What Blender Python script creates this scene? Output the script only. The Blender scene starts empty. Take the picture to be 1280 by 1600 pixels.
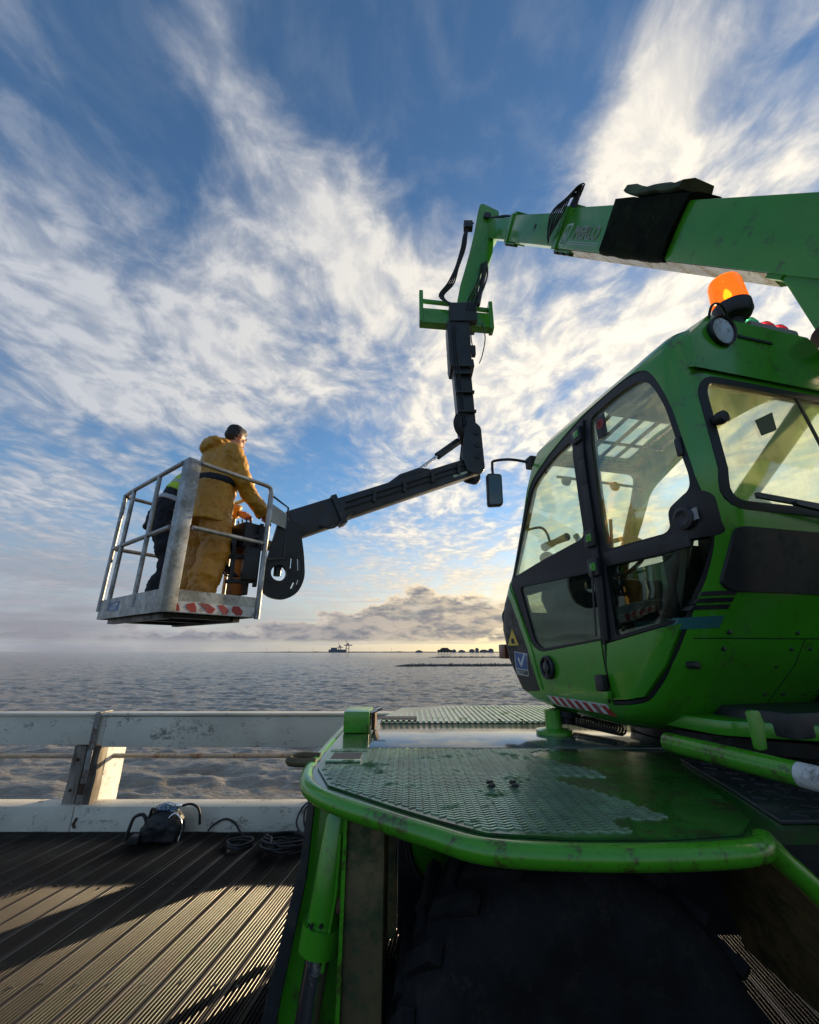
import bpy, bmesh, math, random
import numpy as np
from mathutils import Vector, Matrix, noise as mnoise

random.seed(7)
rad = math.radians
SC = bpy.context.scene
COL = SC.collection

# ------------------------------------------------------------------ camera
cam_d = bpy.data.cameras.new("camera")
cam_d.sensor_fit = 'HORIZONTAL'
cam_d.sensor_width = 36.0
cam_d.lens = 18.03
cam_d.clip_start = 0.02
cam_d.clip_end = 60000
cam = bpy.data.objects.new("camera", cam_d)
COL.objects.link(cam)
cam.location = (0, 0, 1.65)
cam.rotation_euler = (rad(90 + 18.78), 0, 0)
SC.camera = cam

# ------------------------------------------------------------------ world, sun, exposure
SUN_AZ, SUN_EL = rad(42), rad(8.8)            # azimuth measured clockwise from +Y
SUN = Vector((math.sin(SUN_AZ) * math.cos(SUN_EL), math.cos(SUN_AZ) * math.cos(SUN_EL), math.sin(SUN_EL)))
sun_d = bpy.data.lights.new("sun", 'SUN')
sun_d.energy = 5.0
sun_d.angle = rad(0.6)
sun_d.color = (1.0, 0.76, 0.46)
sun = bpy.data.objects.new("sun", sun_d)
COL.objects.link(sun)
sun.rotation_euler = (-SUN).to_track_quat('-Z', 'Y').to_euler()
SC.view_settings.view_transform = 'Standard'
SC.view_settings.look = 'None'
SC.view_settings.exposure = 0.58
SC.view_settings.gamma = 1.0
SC.view_settings.use_curve_mapping = False
SC.cycles.max_bounces = 7
SC.cycles.diffuse_bounces = 3
SC.cycles.glossy_bounces = 4
SC.cycles.transparent_max_bounces = 24
SC.cycles.transmission_bounces = 8


class NT:
    """tiny helper to write node trees as expressions"""
    def __init__(self, tree):
        self.t = tree
        self.n = tree.nodes
        self.l = tree.links

    def node(self, typ, ins=None, **props):
        nd = self.n.new(typ)
        for k, v in props.items():
            setattr(nd, k, v)
        for k, v in (ins or {}).items():
            self.put(nd.inputs[k], v)
        return nd

    def put(self, sock, v):
        if isinstance(v, bpy.types.NodeSocket):
            self.l.new(v, sock)
        elif v is not None:
            if isinstance(v, (tuple, list)) and sock.type == 'RGBA' and len(v) == 3:
                v = tuple(v) + (1,)
            sock.default_value = v

    def m(self, op, a, b=None, c=None, clamp=False):
        nd = self.n.new('ShaderNodeMath')
        nd.operation = op
        nd.use_clamp = clamp
        self.put(nd.inputs[0], a)
        if b is not None:
            self.put(nd.inputs[1], b)
        if c is not None:
            self.put(nd.inputs[2], c)
        return nd.outputs[0]

    def v(self, op, a, b=None, c=None):
        nd = self.n.new('ShaderNodeVectorMath')
        nd.operation = op
        self.put(nd.inputs[0], a)
        if b is not None:
            self.put(nd.inputs[1], b)
        if c is not None:
            self.put(nd.inputs[2], c)
        return nd.outputs['Value' if op in ('DOT_PRODUCT', 'LENGTH', 'DISTANCE') else 'Vector']

    def mix(self, f, a, b, blend='MIX'):
        nd = self.n.new('ShaderNodeMix')
        nd.data_type = 'RGBA'
        nd.blend_type = blend
        self.put(nd.inputs[0], f)
        self.put(nd.inputs[6], a)
        self.put(nd.inputs[7], b)
        return nd.outputs[2]

    def step(self, x, lo, hi, a=0.0, b=1.0):
        nd = self.n.new('ShaderNodeMapRange')
        nd.interpolation_type = 'SMOOTHSTEP'
        for i, q in enumerate((x, lo, hi, a, b)):
            self.put(nd.inputs[i], q)
        return nd.outputs[0]

    def noise(self, vec, scale, detail=4, rough=0.5, dist=0.0, out=0):
        nd = self.node('ShaderNodeTexNoise', {'Vector': vec, 'Scale': scale, 'Detail': detail, 'Roughness': rough, 'Distortion': dist})
        return nd.outputs[out]

    def xyz(self, vec):
        nd = self.node('ShaderNodeSeparateXYZ', {0: vec})
        return nd.outputs

    def vec(self, x, y, z=0.0):
        return self.node('ShaderNodeCombineXYZ', {0: x, 1: y, 2: z}).outputs[0]


def sky_world():
    w = bpy.data.worlds.new("World")
    SC.world = w
    w.use_nodes = True
    w.cycles.sampling_method = 'MANUAL'
    w.cycles.sample_map_resolution = 512
    t = NT(w.node_tree)
    t.n.clear()
    out = t.node('ShaderNodeOutputWorld')
    bg = t.node('ShaderNodeBackground', {'Strength': 0.1})
    t.l.new(bg.outputs[0], out.inputs[0])
    sky = t.node('ShaderNodeTexSky', sky_type='NISHITA', sun_disc=False, sun_elevation=SUN_EL,
                 sun_rotation=SUN_AZ, altitude=0, air_density=1.0, dust_density=0.25, ozone_density=2.2)
    d = t.v('NORMALIZE', t.node('ShaderNodeTexCoord').outputs['Generated'])
    x, y, z = t.xyz(d)
    zz = t.m('ADD', t.m('MAXIMUM', z, 0.0), 0.045)
    qx = t.m('DIVIDE', x, zz)
    qy = t.m('DIVIDE', y, zz)
    # streaked high cloud: noise stretched along the wind (away from the viewer)
    warp = t.noise(t.vec(qx, qy), 2.2, 2, .5, 0, 1)
    wv = t.v('MULTIPLY_ADD', warp, (.22, .34, 0), (-.11, -.17, 0))
    q = t.v('ADD', t.vec(qx, qy), wv)
    ax, ay, _ = t.xyz(q)
    n1 = t.noise(t.vec(t.m('MULTIPLY', ax, 4.6), t.m('MULTIPLY', ay, 2.1), 3.7), 1.0, 3, .5, .0)
    n2 = t.noise(t.vec(t.m('MULTIPLY', ax, 11.0), t.m('MULTIPLY', ay, 9.0), 9.1), 1.0, 7, .60, .15)
    # the broad banks and gaps of this sky: (direction, sharpness, weight)
    banks = SKY_BANKS
    acc = None
    for (dx, dy, dz), k, wgt in banks:
        e = t.m('EXPONENT', t.m('MULTIPLY_ADD', t.v('DOT_PRODUCT', d, (dx, dy, dz)), k, -k))
        acc = t.m('MULTIPLY', e, wgt) if acc is None else t.m('MULTIPLY_ADD', e, wgt, acc)
    dens = t.m('MULTIPLY_ADD', n1, 1.25, t.m('SUBTRACT', acc, .20))
    dens = t.m('MULTIPLY_ADD', n2, .66, t.m('SUBTRACT', dens, .06))
    
    alpha = t.m('ADD', t.m('MULTIPLY', t.step(dens, .44, 1.20), .96), t.m('MULTIPLY', t.step(n2, .40, .75), .10), clamp=True)
    thick = t.step(dens, .72, 1.26)
    sd = t.m('MAXIMUM', t.v('DOT_PRODUCT', d, tuple(SUN)), 0.0)
    sf = t.m('POWER', sd, 1.6)
    lit = t.mix(sf, (3.8, 4.0, 4.4), (9.4, 8.4, 6.6))
    shd = t.mix(sf, (2.15, 2.45, 3.05), (4.3, 4.3, 4.4))
    body = t.m('ADD', t.m('MULTIPLY', thick, .65), t.m('MULTIPLY', t.step(n2, .36, .64), .45), clamp=True)
    ccol = t.mix(body, shd, lit)
    # clear sky, a touch deeper overhead as in the photograph's blue
    clear = t.mix(1.0, sky.outputs[0], SKY_TINT, 'MULTIPLY')
    col = t.mix(t.m('MULTIPLY', alpha, .97), clear, ccol)
    # low cumulus bank over the horizon
    az = t.m('ARCTAN2', x, y)
    bn = t.noise(t.vec(t.m('MULTIPLY', az, 10.0), t.m('MULTIPLY', z, 22.0), 1.3), 1.0, 7, .58, .1)
    bn2 = t.noise(t.vec(t.m('MULTIPLY', az, 20.0), t.m('MULTIPLY', z, 60.0), 8.3), 1.0, 6, .6, .3)
    hump = t.noise(t.vec(t.m('MULTIPLY', az, 3.4), 4.4, 2.0), 1.0, 3, .5, 0)
    hp = t.m('EXPONENT', t.m('MULTIPLY', t.m('POWER', t.m('SUBTRACT', az, .06), 2.0), -8.0))
    top = t.m('ADD', t.m('MULTIPLY_ADD', hump, .07, .005), t.m('MULTIPLY', hp, .085))
    rel = t.m('SUBTRACT', t.m('MULTIPLY_ADD', bn, .15, top), t.m('ADD', z, .075))
    ba = t.m('MULTIPLY', t.step(rel, -.002, .008), t.step(z, .014, .030))
    rim = t.step(rel, .0, .022)
    sw = t.m('POWER', sd, 5.0)
    dark = t.mix(sw, (1.25, 1.35, 1.65), (1.75, 1.7, 1.75))
    brt = t.mix(t.m('POWER', sd, 2.6), (3.8, 3.7, 3.8), (11.0, 8.2, 4.4))
    brk = t.noise(t.vec(t.m('MULTIPLY', az, 13.0), t.m('MULTIPLY', z, 38.0), 5.5), 1.0, 5, .55, .2)
    ba = t.m('MULTIPLY', ba, t.m('MULTIPLY_ADD', t.m('MULTIPLY', t.step(brk, .52, .66), t.step(az, -.05, .15)), -.8, 1.0))
    bcol = t.mix(t.m('MULTIPLY', rim, t.m('MULTIPLY_ADD', t.step(bn2, .35, .62), -.45, 1.0)), brt, dark)
    # bright strip of clear air right above the sea
    glow = t.step(z, .0, .34, 1.0, 0.0)
    gcol = t.mix(t.m('POWER', sd, 2.6), (3.0, 3.1, 3.5), (11.5, 8.2, 3.6))
    col = t.mix(t.m('MULTIPLY', glow, .75), col, gcol)
    stripes = t.noise(t.vec(t.m('MULTIPLY', az, 2.2), t.m('MULTIPLY', z, 75.0), 6.6), 1.0, 6, .55, .2)
    st = t.m('MULTIPLY', t.step(stripes, .50, .66), t.step(z, .22, .05))
    col = t.mix(t.m('MULTIPLY', st, .75), col, t.mix(sw, (3.3, 3.4, 3.9), (6.2, 5.2, 3.9)))
    col = t.mix(t.m('MULTIPLY', ba, .93), col, bcol)
    # grey-mauve murk low on the side away from the sun
    aw = t.m('SUBTRACT', az, -.85)
    mk = t.m('EXPONENT', t.m('MULTIPLY', t.m('MULTIPLY', aw, aw), -3.2))
    mn = t.noise(t.vec(t.m('MULTIPLY', az, 3.0), t.m('MULTIPLY', z, 14.0), 2.2), 1.0, 6, .55, .2)
    murk = t.m('MULTIPLY', t.m('MULTIPLY', mk, t.step(z, .27, .04)), t.step(mn, .30, .58))
    col = t.mix(t.m('MULTIPLY', murk, .9), col, (1.9, 1.92, 2.25))
    # below the horizon: water-dark, so nothing glows from under the pier
    col = t.mix(t.step(z, -.03, -.002), (1.1, 1.1, 1.1), col)
    t.l.new(col, bg.inputs[0])


def pixdir(px, py):
    f = 641.0
    p = math.atan(218 / f)
    X, Y = px - 640, 800 - py
    return Vector((X, f * math.cos(p) - Y * math.sin(p), f * math.sin(p) + Y * math.cos(p))).normalized()


SKY_TINT = (1.05, 1.30, 1.52)
SKY_BANKS = [(tuple(pixdir(a, b)), k, w) for a, b, k, w in [
    (300, 20, 260, .30), (335, 90, 300, .30), (380, 170, 320, .28), (415, 260, 320, .22), (400, 330, 260, .12),
    (530, 320, 260, .30), (560, 400, 120, .26), (130, 250, 110, .17), (60, 340, 40, .10),
    (120, 470, 40, .14), (300, 500, 30, .18), (470, 480, 50, .16), (680, 480, 40, .18), (640, 420, 80, .12), (480, 590, 40, .06), (850, 530, 40, .14),
    (1000, 190, 160, .34), (1050, 110, 220, .22), (1120, 30, 220, .18), (960, 260, 200, .24), (1190, 250, 90, .12), (1275, 190, 120, .08), (900, 250, 300, .16), (1100, 500, 40, .22), (1240, 700, 18, .34),
    (70, 80, 22, -.30), (230, 180, 130, -.26), (270, 300, 120, -.24), (700, 120, 26, -.38), (520, 90, 90, -.26),
    (860, 60, 70, -.26), (760, 290, 80, -.28), (1180, 90, 200, -.24), (1230, 330, 160, -.22), (930, 120, 200, -.16), (20, 640, 40, -.30), (250, 710, 80, -.14), (540, 660, 90, -.20),
    (680, 590, 60, .18), (740, 680, 60, .16), (640, 800, 50, .20), (95, 755, 110, .30), (200, 590, 40, .22), (380, 620, 70, .16), (90, 520, 40, .10), (470, 790, 90, -.26), (250, 800, 90, -.16), (60, 880, 50, .22), (620, 880, 80, .05)]]
sky_world()

# ------------------------------------------------------------------ mesh helpers


class MB:
    def __init__(self):
        self.v, self.f = [], []

    def add(self, verts, faces, M=None):
        o = len(self.v)
        if M is not None:
            verts = [M @ Vector(q) for q in verts]
        self.v += [tuple(q) for q in verts]
        self.f += [tuple(i + o for i in fc) for fc in faces]
        return self

    def box(self, lo, hi, M=None):
        x0, y0, z0 = lo
        x1, y1, z1 = hi
        vs = [(x0, y0, z0), (x1, y0, z0), (x1, y1, z0), (x0, y1, z0), (x0, y0, z1), (x1, y0, z1), (x1, y1, z1), (x0, y1, z1)]
        return self.add(vs, [(3, 2, 1, 0), (4, 5, 6, 7), (0, 1, 5, 4), (1, 2, 6, 5), (2, 3, 7, 6), (3, 0, 4, 7)], M)

    def beam(self, a, b, w, h, up=(0, 0, 1)):
        """rectangular bar from a to b, w across, h along 'up'"""
        a, b = Vector(a), Vector(b)
        d = (b - a)
        L = d.length
        d.normalize()
        u = Vector(up)
        s = d.cross(u)
        if s.length < 1e-4:
            s = d.cross(Vector((0, 1, 0)))
        s.normalize()
        u = s.cross(d)
        M = Matrix((s, d, u)).transposed().to_4x4()
        M.translation = a
        return self.box((-w / 2, 0, -h / 2), (w / 2, L, h / 2), M)

    def tube(self, pts, r, n=10, cap=True, closed=False):
        pts = [Vector(p) for p in pts]
        k = len(pts)
        rs = r if isinstance(r, (list, tuple)) else [r] * k
        T = []
        for i in range(k):
            if closed:
                q = pts[(i + 1) % k] - pts[i - 1]
            else:
                q = pts[min(i + 1, k - 1)] - pts[max(i - 1, 0)]
            T.append(q.normalized())
        nrm = T[0].orthogonal().normalized()
        vs, fs = [], []
        for i in range(k):
            nrm = (nrm - T[i] * nrm.dot(T[i]))
            if nrm.length < 1e-6:
                nrm = T[i].orthogonal()
            nrm.normalize()
            bn = T[i].cross(nrm)
            for j in range(n):
                a = 2 * math.pi * j / n
                vs.append(pts[i] + (nrm * math.cos(a) + bn * math.sin(a)) * rs[i])
        rng = k if closed else k - 1
        for i in range(rng):
            for j in range(n):
                a, b = i * n + j, i * n + (j + 1) % n
                c, e = ((i + 1) % k) * n + (j + 1) % n, ((i + 1) % k) * n + j
                fs.append((a, b, c, e))
        if cap and not closed:
            fs.append(tuple(range(n - 1, -1, -1)))
            fs.append(tuple((k - 1) * n + j for j in range(n)))
        return self.add(vs, fs)

    def loft(self, rings):
        n = len(rings[0])
        vs = [p for r in rings for p in r]
        fs = []
        for i in range(len(rings) - 1):
            for j in range(n):
                fs.append((i * n + j, i * n + (j + 1) % n, (i + 1) * n + (j + 1) % n, (i + 1) * n + j))
        fs.append(tuple(range(n - 1, -1, -1)))
        fs.append(tuple((len(rings) - 1) * n + j for j in range(n)))
        return self.add(vs, fs)

    def limb(self, pts, rx, ry, n=16):
        """elliptical limb, cross section x axis kept on local X"""
        pts = [Vector(p) for p in pts]
        rings = []
        for i, p in enumerate(pts):
            tg = (pts[min(i + 1, len(pts) - 1)] - pts[max(i - 1, 0)]).normalized()
            ex = Vector((1, 0, 0))
            ex = (ex - tg * ex.dot(tg)).normalized()
            ey = tg.cross(ex)
            rings.append([p + ex * math.cos(2 * math.pi * j / n) * rx[i] + ey * math.sin(2 * math.pi * j / n) * ry[i] for j in range(n)])
        return self.loft(rings)

    def lathe(self, prof, M=None, n=24):
        rings = [[(r * math.cos(2 * math.pi * j / n), r * math.sin(2 * math.pi * j / n), z) for j in range(n)] for r, z in prof]
        o = MB().loft(rings)
        return self.add(o.v, o.f, M)

    def ball(self, c, r, n=12, M=None):
        r = (r, r, r) if not isinstance(r, (tuple, list)) else r
        prof = [(math.sin(math.pi * i / n) + 1e-4, -math.cos(math.pi * i / n)) for i in range(n + 1)]
        o = MB().lathe(prof, None, n * 2)
        vs = [(c[0] + a * r[0], c[1] + b * r[1], c[2] + e * r[2]) for a, b, e in o.v]
        return self.add(vs, o.f, M)

    def prism(self, outline, lo, hi, M=None):
        n = len(outline)
        vs = [(a, b, lo) for a, b in outline] + [(a, b, hi) for a, b in outline]
        fs = [tuple(range(n - 1, -1, -1)), tuple(range(n, 2 * n))]
        fs += [(i, (i + 1) % n, n + (i + 1) % n, n + i) for i in range(n)]
        return self.add(vs, fs, M)

    def mesh(self, name='m'):
        me = bpy.data.meshes.new(name)
        me.from_pydata(self.v, [], self.f)
        bm = bmesh.new()
        bm.from_mesh(me)
        bmesh.ops.recalc_face_normals(bm, faces=bm.faces)
        bm.to_mesh(me)
        bm.free()
        return me


def link(name, me, mat=None, parent=None, smooth=None, bevel=0.0, kind=None):
    """one mesh object; geometry is in world space, the parent keeps its own origin"""
    if bevel:
        bm = bmesh.new()
        bm.from_mesh(me)
        es = [e for e in bm.edges if len(e.link_faces) == 2 and e.calc_face_angle(0) > rad(35)]
        try:
            bmesh.ops.bevel(bm, geom=es, offset=bevel, segments=2, affect='EDGES', profile=.6, clamp_overlap=True)
        except Exception:
            pass
        bm.to_mesh(me)
        bm.free()
        if smooth is None:
            smooth = 40
    if smooth:
        me.shade_smooth()
        me.set_sharp_from_angle(angle=rad(smooth))
    o = bpy.data.objects.new(name, me)
    me.name = name
    if mat is not None:
        me.materials.clear()
        me.materials.append(mat)
    COL.objects.link(o)
    if parent is not None:
        o.parent = parent
        o.matrix_parent_inverse = full(parent).inverted()
    if kind:
        o['kind'] = kind
    return o


def full(o):
    """world matrix without waiting for the depsgraph"""
    m = o.matrix_basis.copy()
    if o.parent is not None:
        m = full(o.parent) @ o.matrix_parent_inverse @ m
    return m


def put(mb, name, mat, parent=None, smooth=None, bevel=0.0, kind=None):
    return link(name, mb.mesh(name), mat, parent, smooth, bevel, kind)


def thing(name, label, cat, loc=(0, 0, 0), rz=0.0, group=None):
    o = bpy.data.objects.new(name, None)
    o.empty_display_size = .2
    o.location = loc
    o.rotation_euler = (0, 0, rz)
    COL.objects.link(o)
    return tag(o, label, cat, group)


def tag(o, label, cat, group=None):
    o['label'] = label
    o['category'] = cat
    if group:
        o['group'] = group
    return o


def evaluated(o):
    dg = bpy.context.evaluated_depsgraph_get()
    dg.update()
    me = bpy.data.meshes.new_from_object(o.evaluated_get(dg))
    return me


def boolean(a, b, op='DIFFERENCE'):
    oa = bpy.data.objects.new("tmp_a", a)
    ob = bpy.data.objects.new("tmp_b", b)
    COL.objects.link(oa)
    COL.objects.link(ob)
    md = oa.modifiers.new("b", 'BOOLEAN')
    md.operation = op
    md.solver = 'EXACT'
    md.object = ob
    me = evaluated(oa)
    bpy.data.objects.remove(oa)
    bpy.data.objects.remove(ob)
    return me


def remesh(mb, voxel, folds=0.0, scale=.12, smooth_it=2):
    me = mb.mesh()
    o = bpy.data.objects.new("tmp_r", me)
    COL.objects.link(o)
    md = o.modifiers.new("r", 'REMESH')
    md.mode = 'VOXEL'
    md.voxel_size = voxel
    if smooth_it:
        s = o.modifiers.new("s", 'SMOOTH')
        s.factor = .5
        s.iterations = smooth_it
    if folds:
        for sc, am in ((scale, folds), (scale * .4, folds * .45)):
            tx = bpy.data.textures.new("folds", 'CLOUDS')
            tx.noise_scale = sc
            tx.noise_depth = 2
            dm = o.modifiers.new("d", 'DISPLACE')
            dm.texture = tx
            dm.texture_coords = 'LOCAL'
            dm.strength = am
            dm.mid_level = .5
    r = evaluated(o)
    bpy.data.objects.remove(o)
    return r


def text_mesh(s, size, shear=0.0, outline=0.0, extrude=.0006, M=None, spacing=1.0):
    cu = bpy.data.curves.new("txt", 'FONT')
    cu.body = s
    cu.size = size
    cu.shear = shear
    cu.space_character = spacing
    cu.align_x = 'LEFT'
    cu.resolution_u = 4
    if outline:
        cu.fill_mode = 'NONE'
        cu.bevel_depth = outline
        cu.bevel_resolution = 0
    else:
        cu.extrude = extrude
    o = bpy.data.objects.new("txt", cu)
    COL.objects.link(o)
    me = evaluated(o)
    bpy.data.objects.remove(o)
    if M is not None:
        me.transform(M)
    return me


def rounded(pts, r, n=5):
    """round the corners of a closed 2-D outline; r a number or one per corner"""
    out = []
    k = len(pts)
    for i in range(k):
        p, a, b = Vector(pts[i]), Vector(pts[i - 1]), Vector(pts[(i + 1) % k])
        rr = r[i] if isinstance(r, (list, tuple)) else r
        da, db = (a - p), (b - p)
        c = min(rr, da.length * .48, db.length * .48)
        if c < 1e-4:
            out.append(tuple(p))
            continue
        s, e = p + da.normalized() * c, p + db.normalized() * c
        for j in range(n + 1):
            u = j / n
            out.append(tuple(s * (1 - u) ** 2 + p * 2 * u * (1 - u) + e * u ** 2))
    return out


def spline(pts, n=6, closed=False):
    """Catmull-Rom through the points"""
    P = [Vector(p) for p in pts]
    k = len(P)
    out = []
    for i in range(k if closed else k - 1):
        p0, p1, p2, p3 = (P[(i - 1) % k] if closed or i else P[0]), P[i], P[(i + 1) % k], (P[(i + 2) % k] if closed or i + 2 < k else P[-1])
        for j in range(n):
            u = j / n
            out.append(.5 * ((2 * p1) + (p2 - p0) * u + (2 * p0 - 5 * p1 + 4 * p2 - p3) * u * u + (3 * p1 - p0 - 3 * p2 + p3) * u ** 3))
    if not closed:
        out.append(P[-1])
    return out


def offset(pts, d):
    """grow (d>0) a closed outline"""
    k = len(pts)
    area = sum(pts[i][0] * pts[(i + 1) % k][1] - pts[(i + 1) % k][0] * pts[i][1] for i in range(k))
    sg = 1 if area > 0 else -1
    out = []
    for i in range(k):
        p = Vector(pts[i])
        a, b = (p - Vector(pts[i - 1])), (Vector(pts[(i + 1) % k]) - p)
        if a.length < 1e-7 or b.length < 1e-7:
            out.append(tuple(p))
            continue
        na, nb = Vector((a.y, -a.x)).normalized(), Vector((b.y, -b.x)).normalized()
        m = (na + nb)
        if m.length < 1e-4:
            m = na
        m.normalize()
        c = max(.4, m.dot(na))
        out.append(tuple(p + m * (sg * d / c)))
    return out


# ------------------------------------------------------------------ materials
MATS = {}


def pbr(name, col, rough=.5, metal=0.0, var=.0, vscale=3.0, dirt=None, dirt_amt=.0, dscale=4.0, bump=.0, bscale=60.0,
        coat=.0, spec=.5, rvar=.0, stretch=(1, 1, 1), dirt_rough=.8):
    m = bpy.data.materials.new(name)
    m.use_nodes = True
    t = NT(m.node_tree)
    b = t.n['Principled BSDF']
    co = t.node('ShaderNodeTexCoord').outputs['Object']
    co = t.v('MULTIPLY', co, stretch)
    c = col
    if var:
        n = t.noise(co, vscale, 5, .6)
        lo = tuple(max(0, q * (1 - var)) for q in col)
        hi = tuple(q * (1 + var) for q in col)
        c = t.mix(t.step(n, .3, .7), lo, hi)
    r = rough
    if rvar:
        r = t.m('MULTIPLY_ADD', t.noise(co, vscale * 2.3, 5, .6), rvar * 2, rough - rvar)
    if dirt is not None and dirt_amt > 0:
        n = t.m('MULTIPLY_ADD', t.noise(co, dscale * 6, 6, .65), .45, t.m('MULTIPLY', t.noise(co, dscale, 6, .6), .65))
        k = t.step(n, .66 - dirt_amt * .32, .74 - dirt_amt * .14)
        c = t.mix(t.m('MULTIPLY', k, .85), c, dirt)
        r = t.m('ADD', r, t.m('MULTIPLY', k, dirt_rough - rough)) if isinstance(r, float) else r
    t.put(b.inputs['Base Color'], c)
    t.put(b.inputs['Roughness'], r)
    b.inputs['Metallic'].default_value = metal
    b.inputs['Specular IOR Level'].default_value = spec
    b.inputs['Coat Weight'].default_value = coat
    b.inputs['Coat Roughness'].default_value = .12
    if bump:
        bp = t.node('ShaderNodeBump', {'Strength': bump, 'Distance': .004, 'Height': t.noise(co, bscale, 4, .6)})
        t.l.new(bp.outputs[0], b.inputs['Normal'])
    MATS[name] = m
    return m


GREEN = pbr('green_paint', (.050, .285, .012), .25, 0, .10, 1.2, (.050, .12, .02), .22, 9.0, .03, 90, .5, rvar=.08)
GREEN_WORN = pbr('worn_green_paint', (.058, .300, .012), .28, 0, .14, 2.0, (.060, .034, .014), .34, 11.0, .10, 70, .35, rvar=.1)
GREEN_DECK = pbr('green_deck_paint', (.016, .085, .012), .20, 0, .2, 3.0, (.045, .05, .03), .45, 3.5, .05, 40, .3, rvar=.07)
GREEN_TREAD = pbr('worn_tread_plate', (.022, .12, .016), .26, .1, .35, 5.0, (.045, .035, .018), .5, 6.0, .15, 60, .2, rvar=.1)
GREEN_RIB = pbr('worn_tread_paint', (.32, .43, .30), .20, .5, .3, 5.0, (.04, .14, .03), .25, 5.0, .1, 80)
PLATE = pbr('wet_smooth_plate', (.10, .13, .12), .10, .2, .2, 2.5, (.05, .09, .05), .35, 3.0, .04, 25, .4, rvar=.05, dirt_rough=.25)
BLACK = pbr('black_plastic', (.012, .013, .015), .45, 0, .25, 4.0, (.03, .028, .022), .35, 5.0, .08, 120)
RUBBER = pbr('rubber_seal', (.010, .011, .013), .55, 0, .2, 6.0, None, 0, 4, .05, 150)
TYRE = pbr('tyre_rubber', (.009, .009, .010), .8, 0, .4, 9.0, (.022, .019, .016), .3, 16.0, .4, 40, spec=.25)
DARKSTEEL = pbr('dark_grey_steel', (.020, .024, .028), .42, .15, .25, 4.0, (.05, .045, .04), .35, 6.0, .1, 70, .1)
HOSE = pbr('hose_rubber', (.012, .012, .013), .5, 0, .2, 10.0)
CHROME = pbr('chrome_rod', (.72, .74, .78), .13, 1.0, .05, 6.0, (.1, .08, .05), .18, 9.0, .02, 30)
GALV = pbr('galvanised_steel', (.36, .37, .37), .48, .65, .3, 7.0, (.20, .19, .165), .5, 6.0, .12, 50, rvar=.1)
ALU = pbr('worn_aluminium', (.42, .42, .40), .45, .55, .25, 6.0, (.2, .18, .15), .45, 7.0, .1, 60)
WHITE_WOOD = pbr('weathered_white_paint', (.68, .64, .53), .60, 0, .12, 2.4, (.17, .155, .125), .24, 7.0, .35, 40, stretch=(.6, 1, 1))
OLD_WOOD = pbr('bare_weathered_timber', (.24, .21, .17), .8, 0, .4, 5.0, (.07, .05, .035), .7, 6.0, .6, 30, stretch=(1, 1, .22))
RUST = pbr('rusty_iron', (.10, .045, .02), .8, .2, .5, 12.0, (.03, .02, .015), .5, 9, .3, 60)
IRON = pbr('painted_flat_iron', (.30, .30, .29), .5, .2, .25, 6.0, (.13, .06, .025), .5, 6.0, .2, 50)
YELLOW_COAT = pbr('yellow_oilskin', (.52, .25, .020), .48, 0, .14, 4.0, (.36, .17, .018), .2, 7.0, .12, 40, .05)
YELLOW_TROU = pbr('yellow_oilskin_trousers', (.50, .215, .018), .5, 0, .16, 4.0, (.34, .15, .016), .22, 7.0, .15, 40, .05)
NAVY = pbr('navy_cloth', (.012, .014, .022), .85, 0, .3, 8.0, None, 0, 4, .3, 90)
HIVIS = pbr('hi_vis_yellow_cloth', (.42, .62, .03), .7, 0, .12, 8.0, None, 0, 4, .2, 90)
REFLECT = pbr('grey_reflective_tape', (.42, .43, .44), .4, .2, .1, 8.0)
SKIN = pbr('skin', (.42, .22, .15), .5, 0, .12, 9.0)
HAIR = pbr('dark_hair', (.014, .010, .008), .6, 0, .4, 40.0, None, 0, 4, .5, 120)
BOOT = pbr('dark_boot', (.02, .018, .016), .6, 0, .3, 8.0)
WHITE = pbr('white_paint', (.62, .62, .60), .5, 0, .1, 8.0, (.18, .16, .13), .35, 12.0)
RED = pbr('red_paint', (.36, .03, .03), .5, 0, .15, 8.0, (.18, .12, .10), .35, 12.0)
BLUE = pbr('blue_sticker', (.03, .10, .30), .4, 0, .1, 8.0)
YELLOW = pbr('yellow_sticker', (.60, .40, .03), .4, 0, .1, 8.0)
LOGO = pbr('pale_decal', (.42, .50, .44), .45, 0, .15, 12.0)
HEADLINER = pbr('grey_headliner', (.22, .22, .21), .85, 0, .15, 5.0)
SEAT = pbr('seat_cloth', (.035, .035, .038), .9, 0, .3, 9.0, None, 0, 4, .3, 120)
BROWNSTEEL = pbr('muddy_steel', (.115, .088, .036), .6, .1, .35, 4.0, (.02, .05, .015), .5, 5.0, .2, 60)
BLOT = pbr('blot_black', (.006, .009, .003), .8, 0, .5, 6.0, (.016, .026, .007), .4, 5.0, .4, 40, spec=.1)  # colour of the invented wrap over the blotted patch
BLOT_TOP = pbr('blot_olive', (.045, .065, .02), .75, 0, .4, 6.0, None, 0, 4, .3, 40)  # olive upper part of the same invented wrap
GREYBOX = pbr('grey_plastic', (.28, .29, .28), .5, 0, .15, 8.0)
LAND = pbr('far_land', (.045, .05, .05), .9, 0, .5, .02)
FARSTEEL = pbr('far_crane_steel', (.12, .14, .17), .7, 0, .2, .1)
ROCK = pbr('wet_groyne_stone', (.04, .037, .032), .5, 0, .5, .8, None, 0, 4, .6, 2)
BLUEBAG = pbr('glossy_blue_shell', (.05, .12, .19), .12, .3, .3, 14.0, (.5, .55, .58), .45, 9.0, coat=.5)


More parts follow.
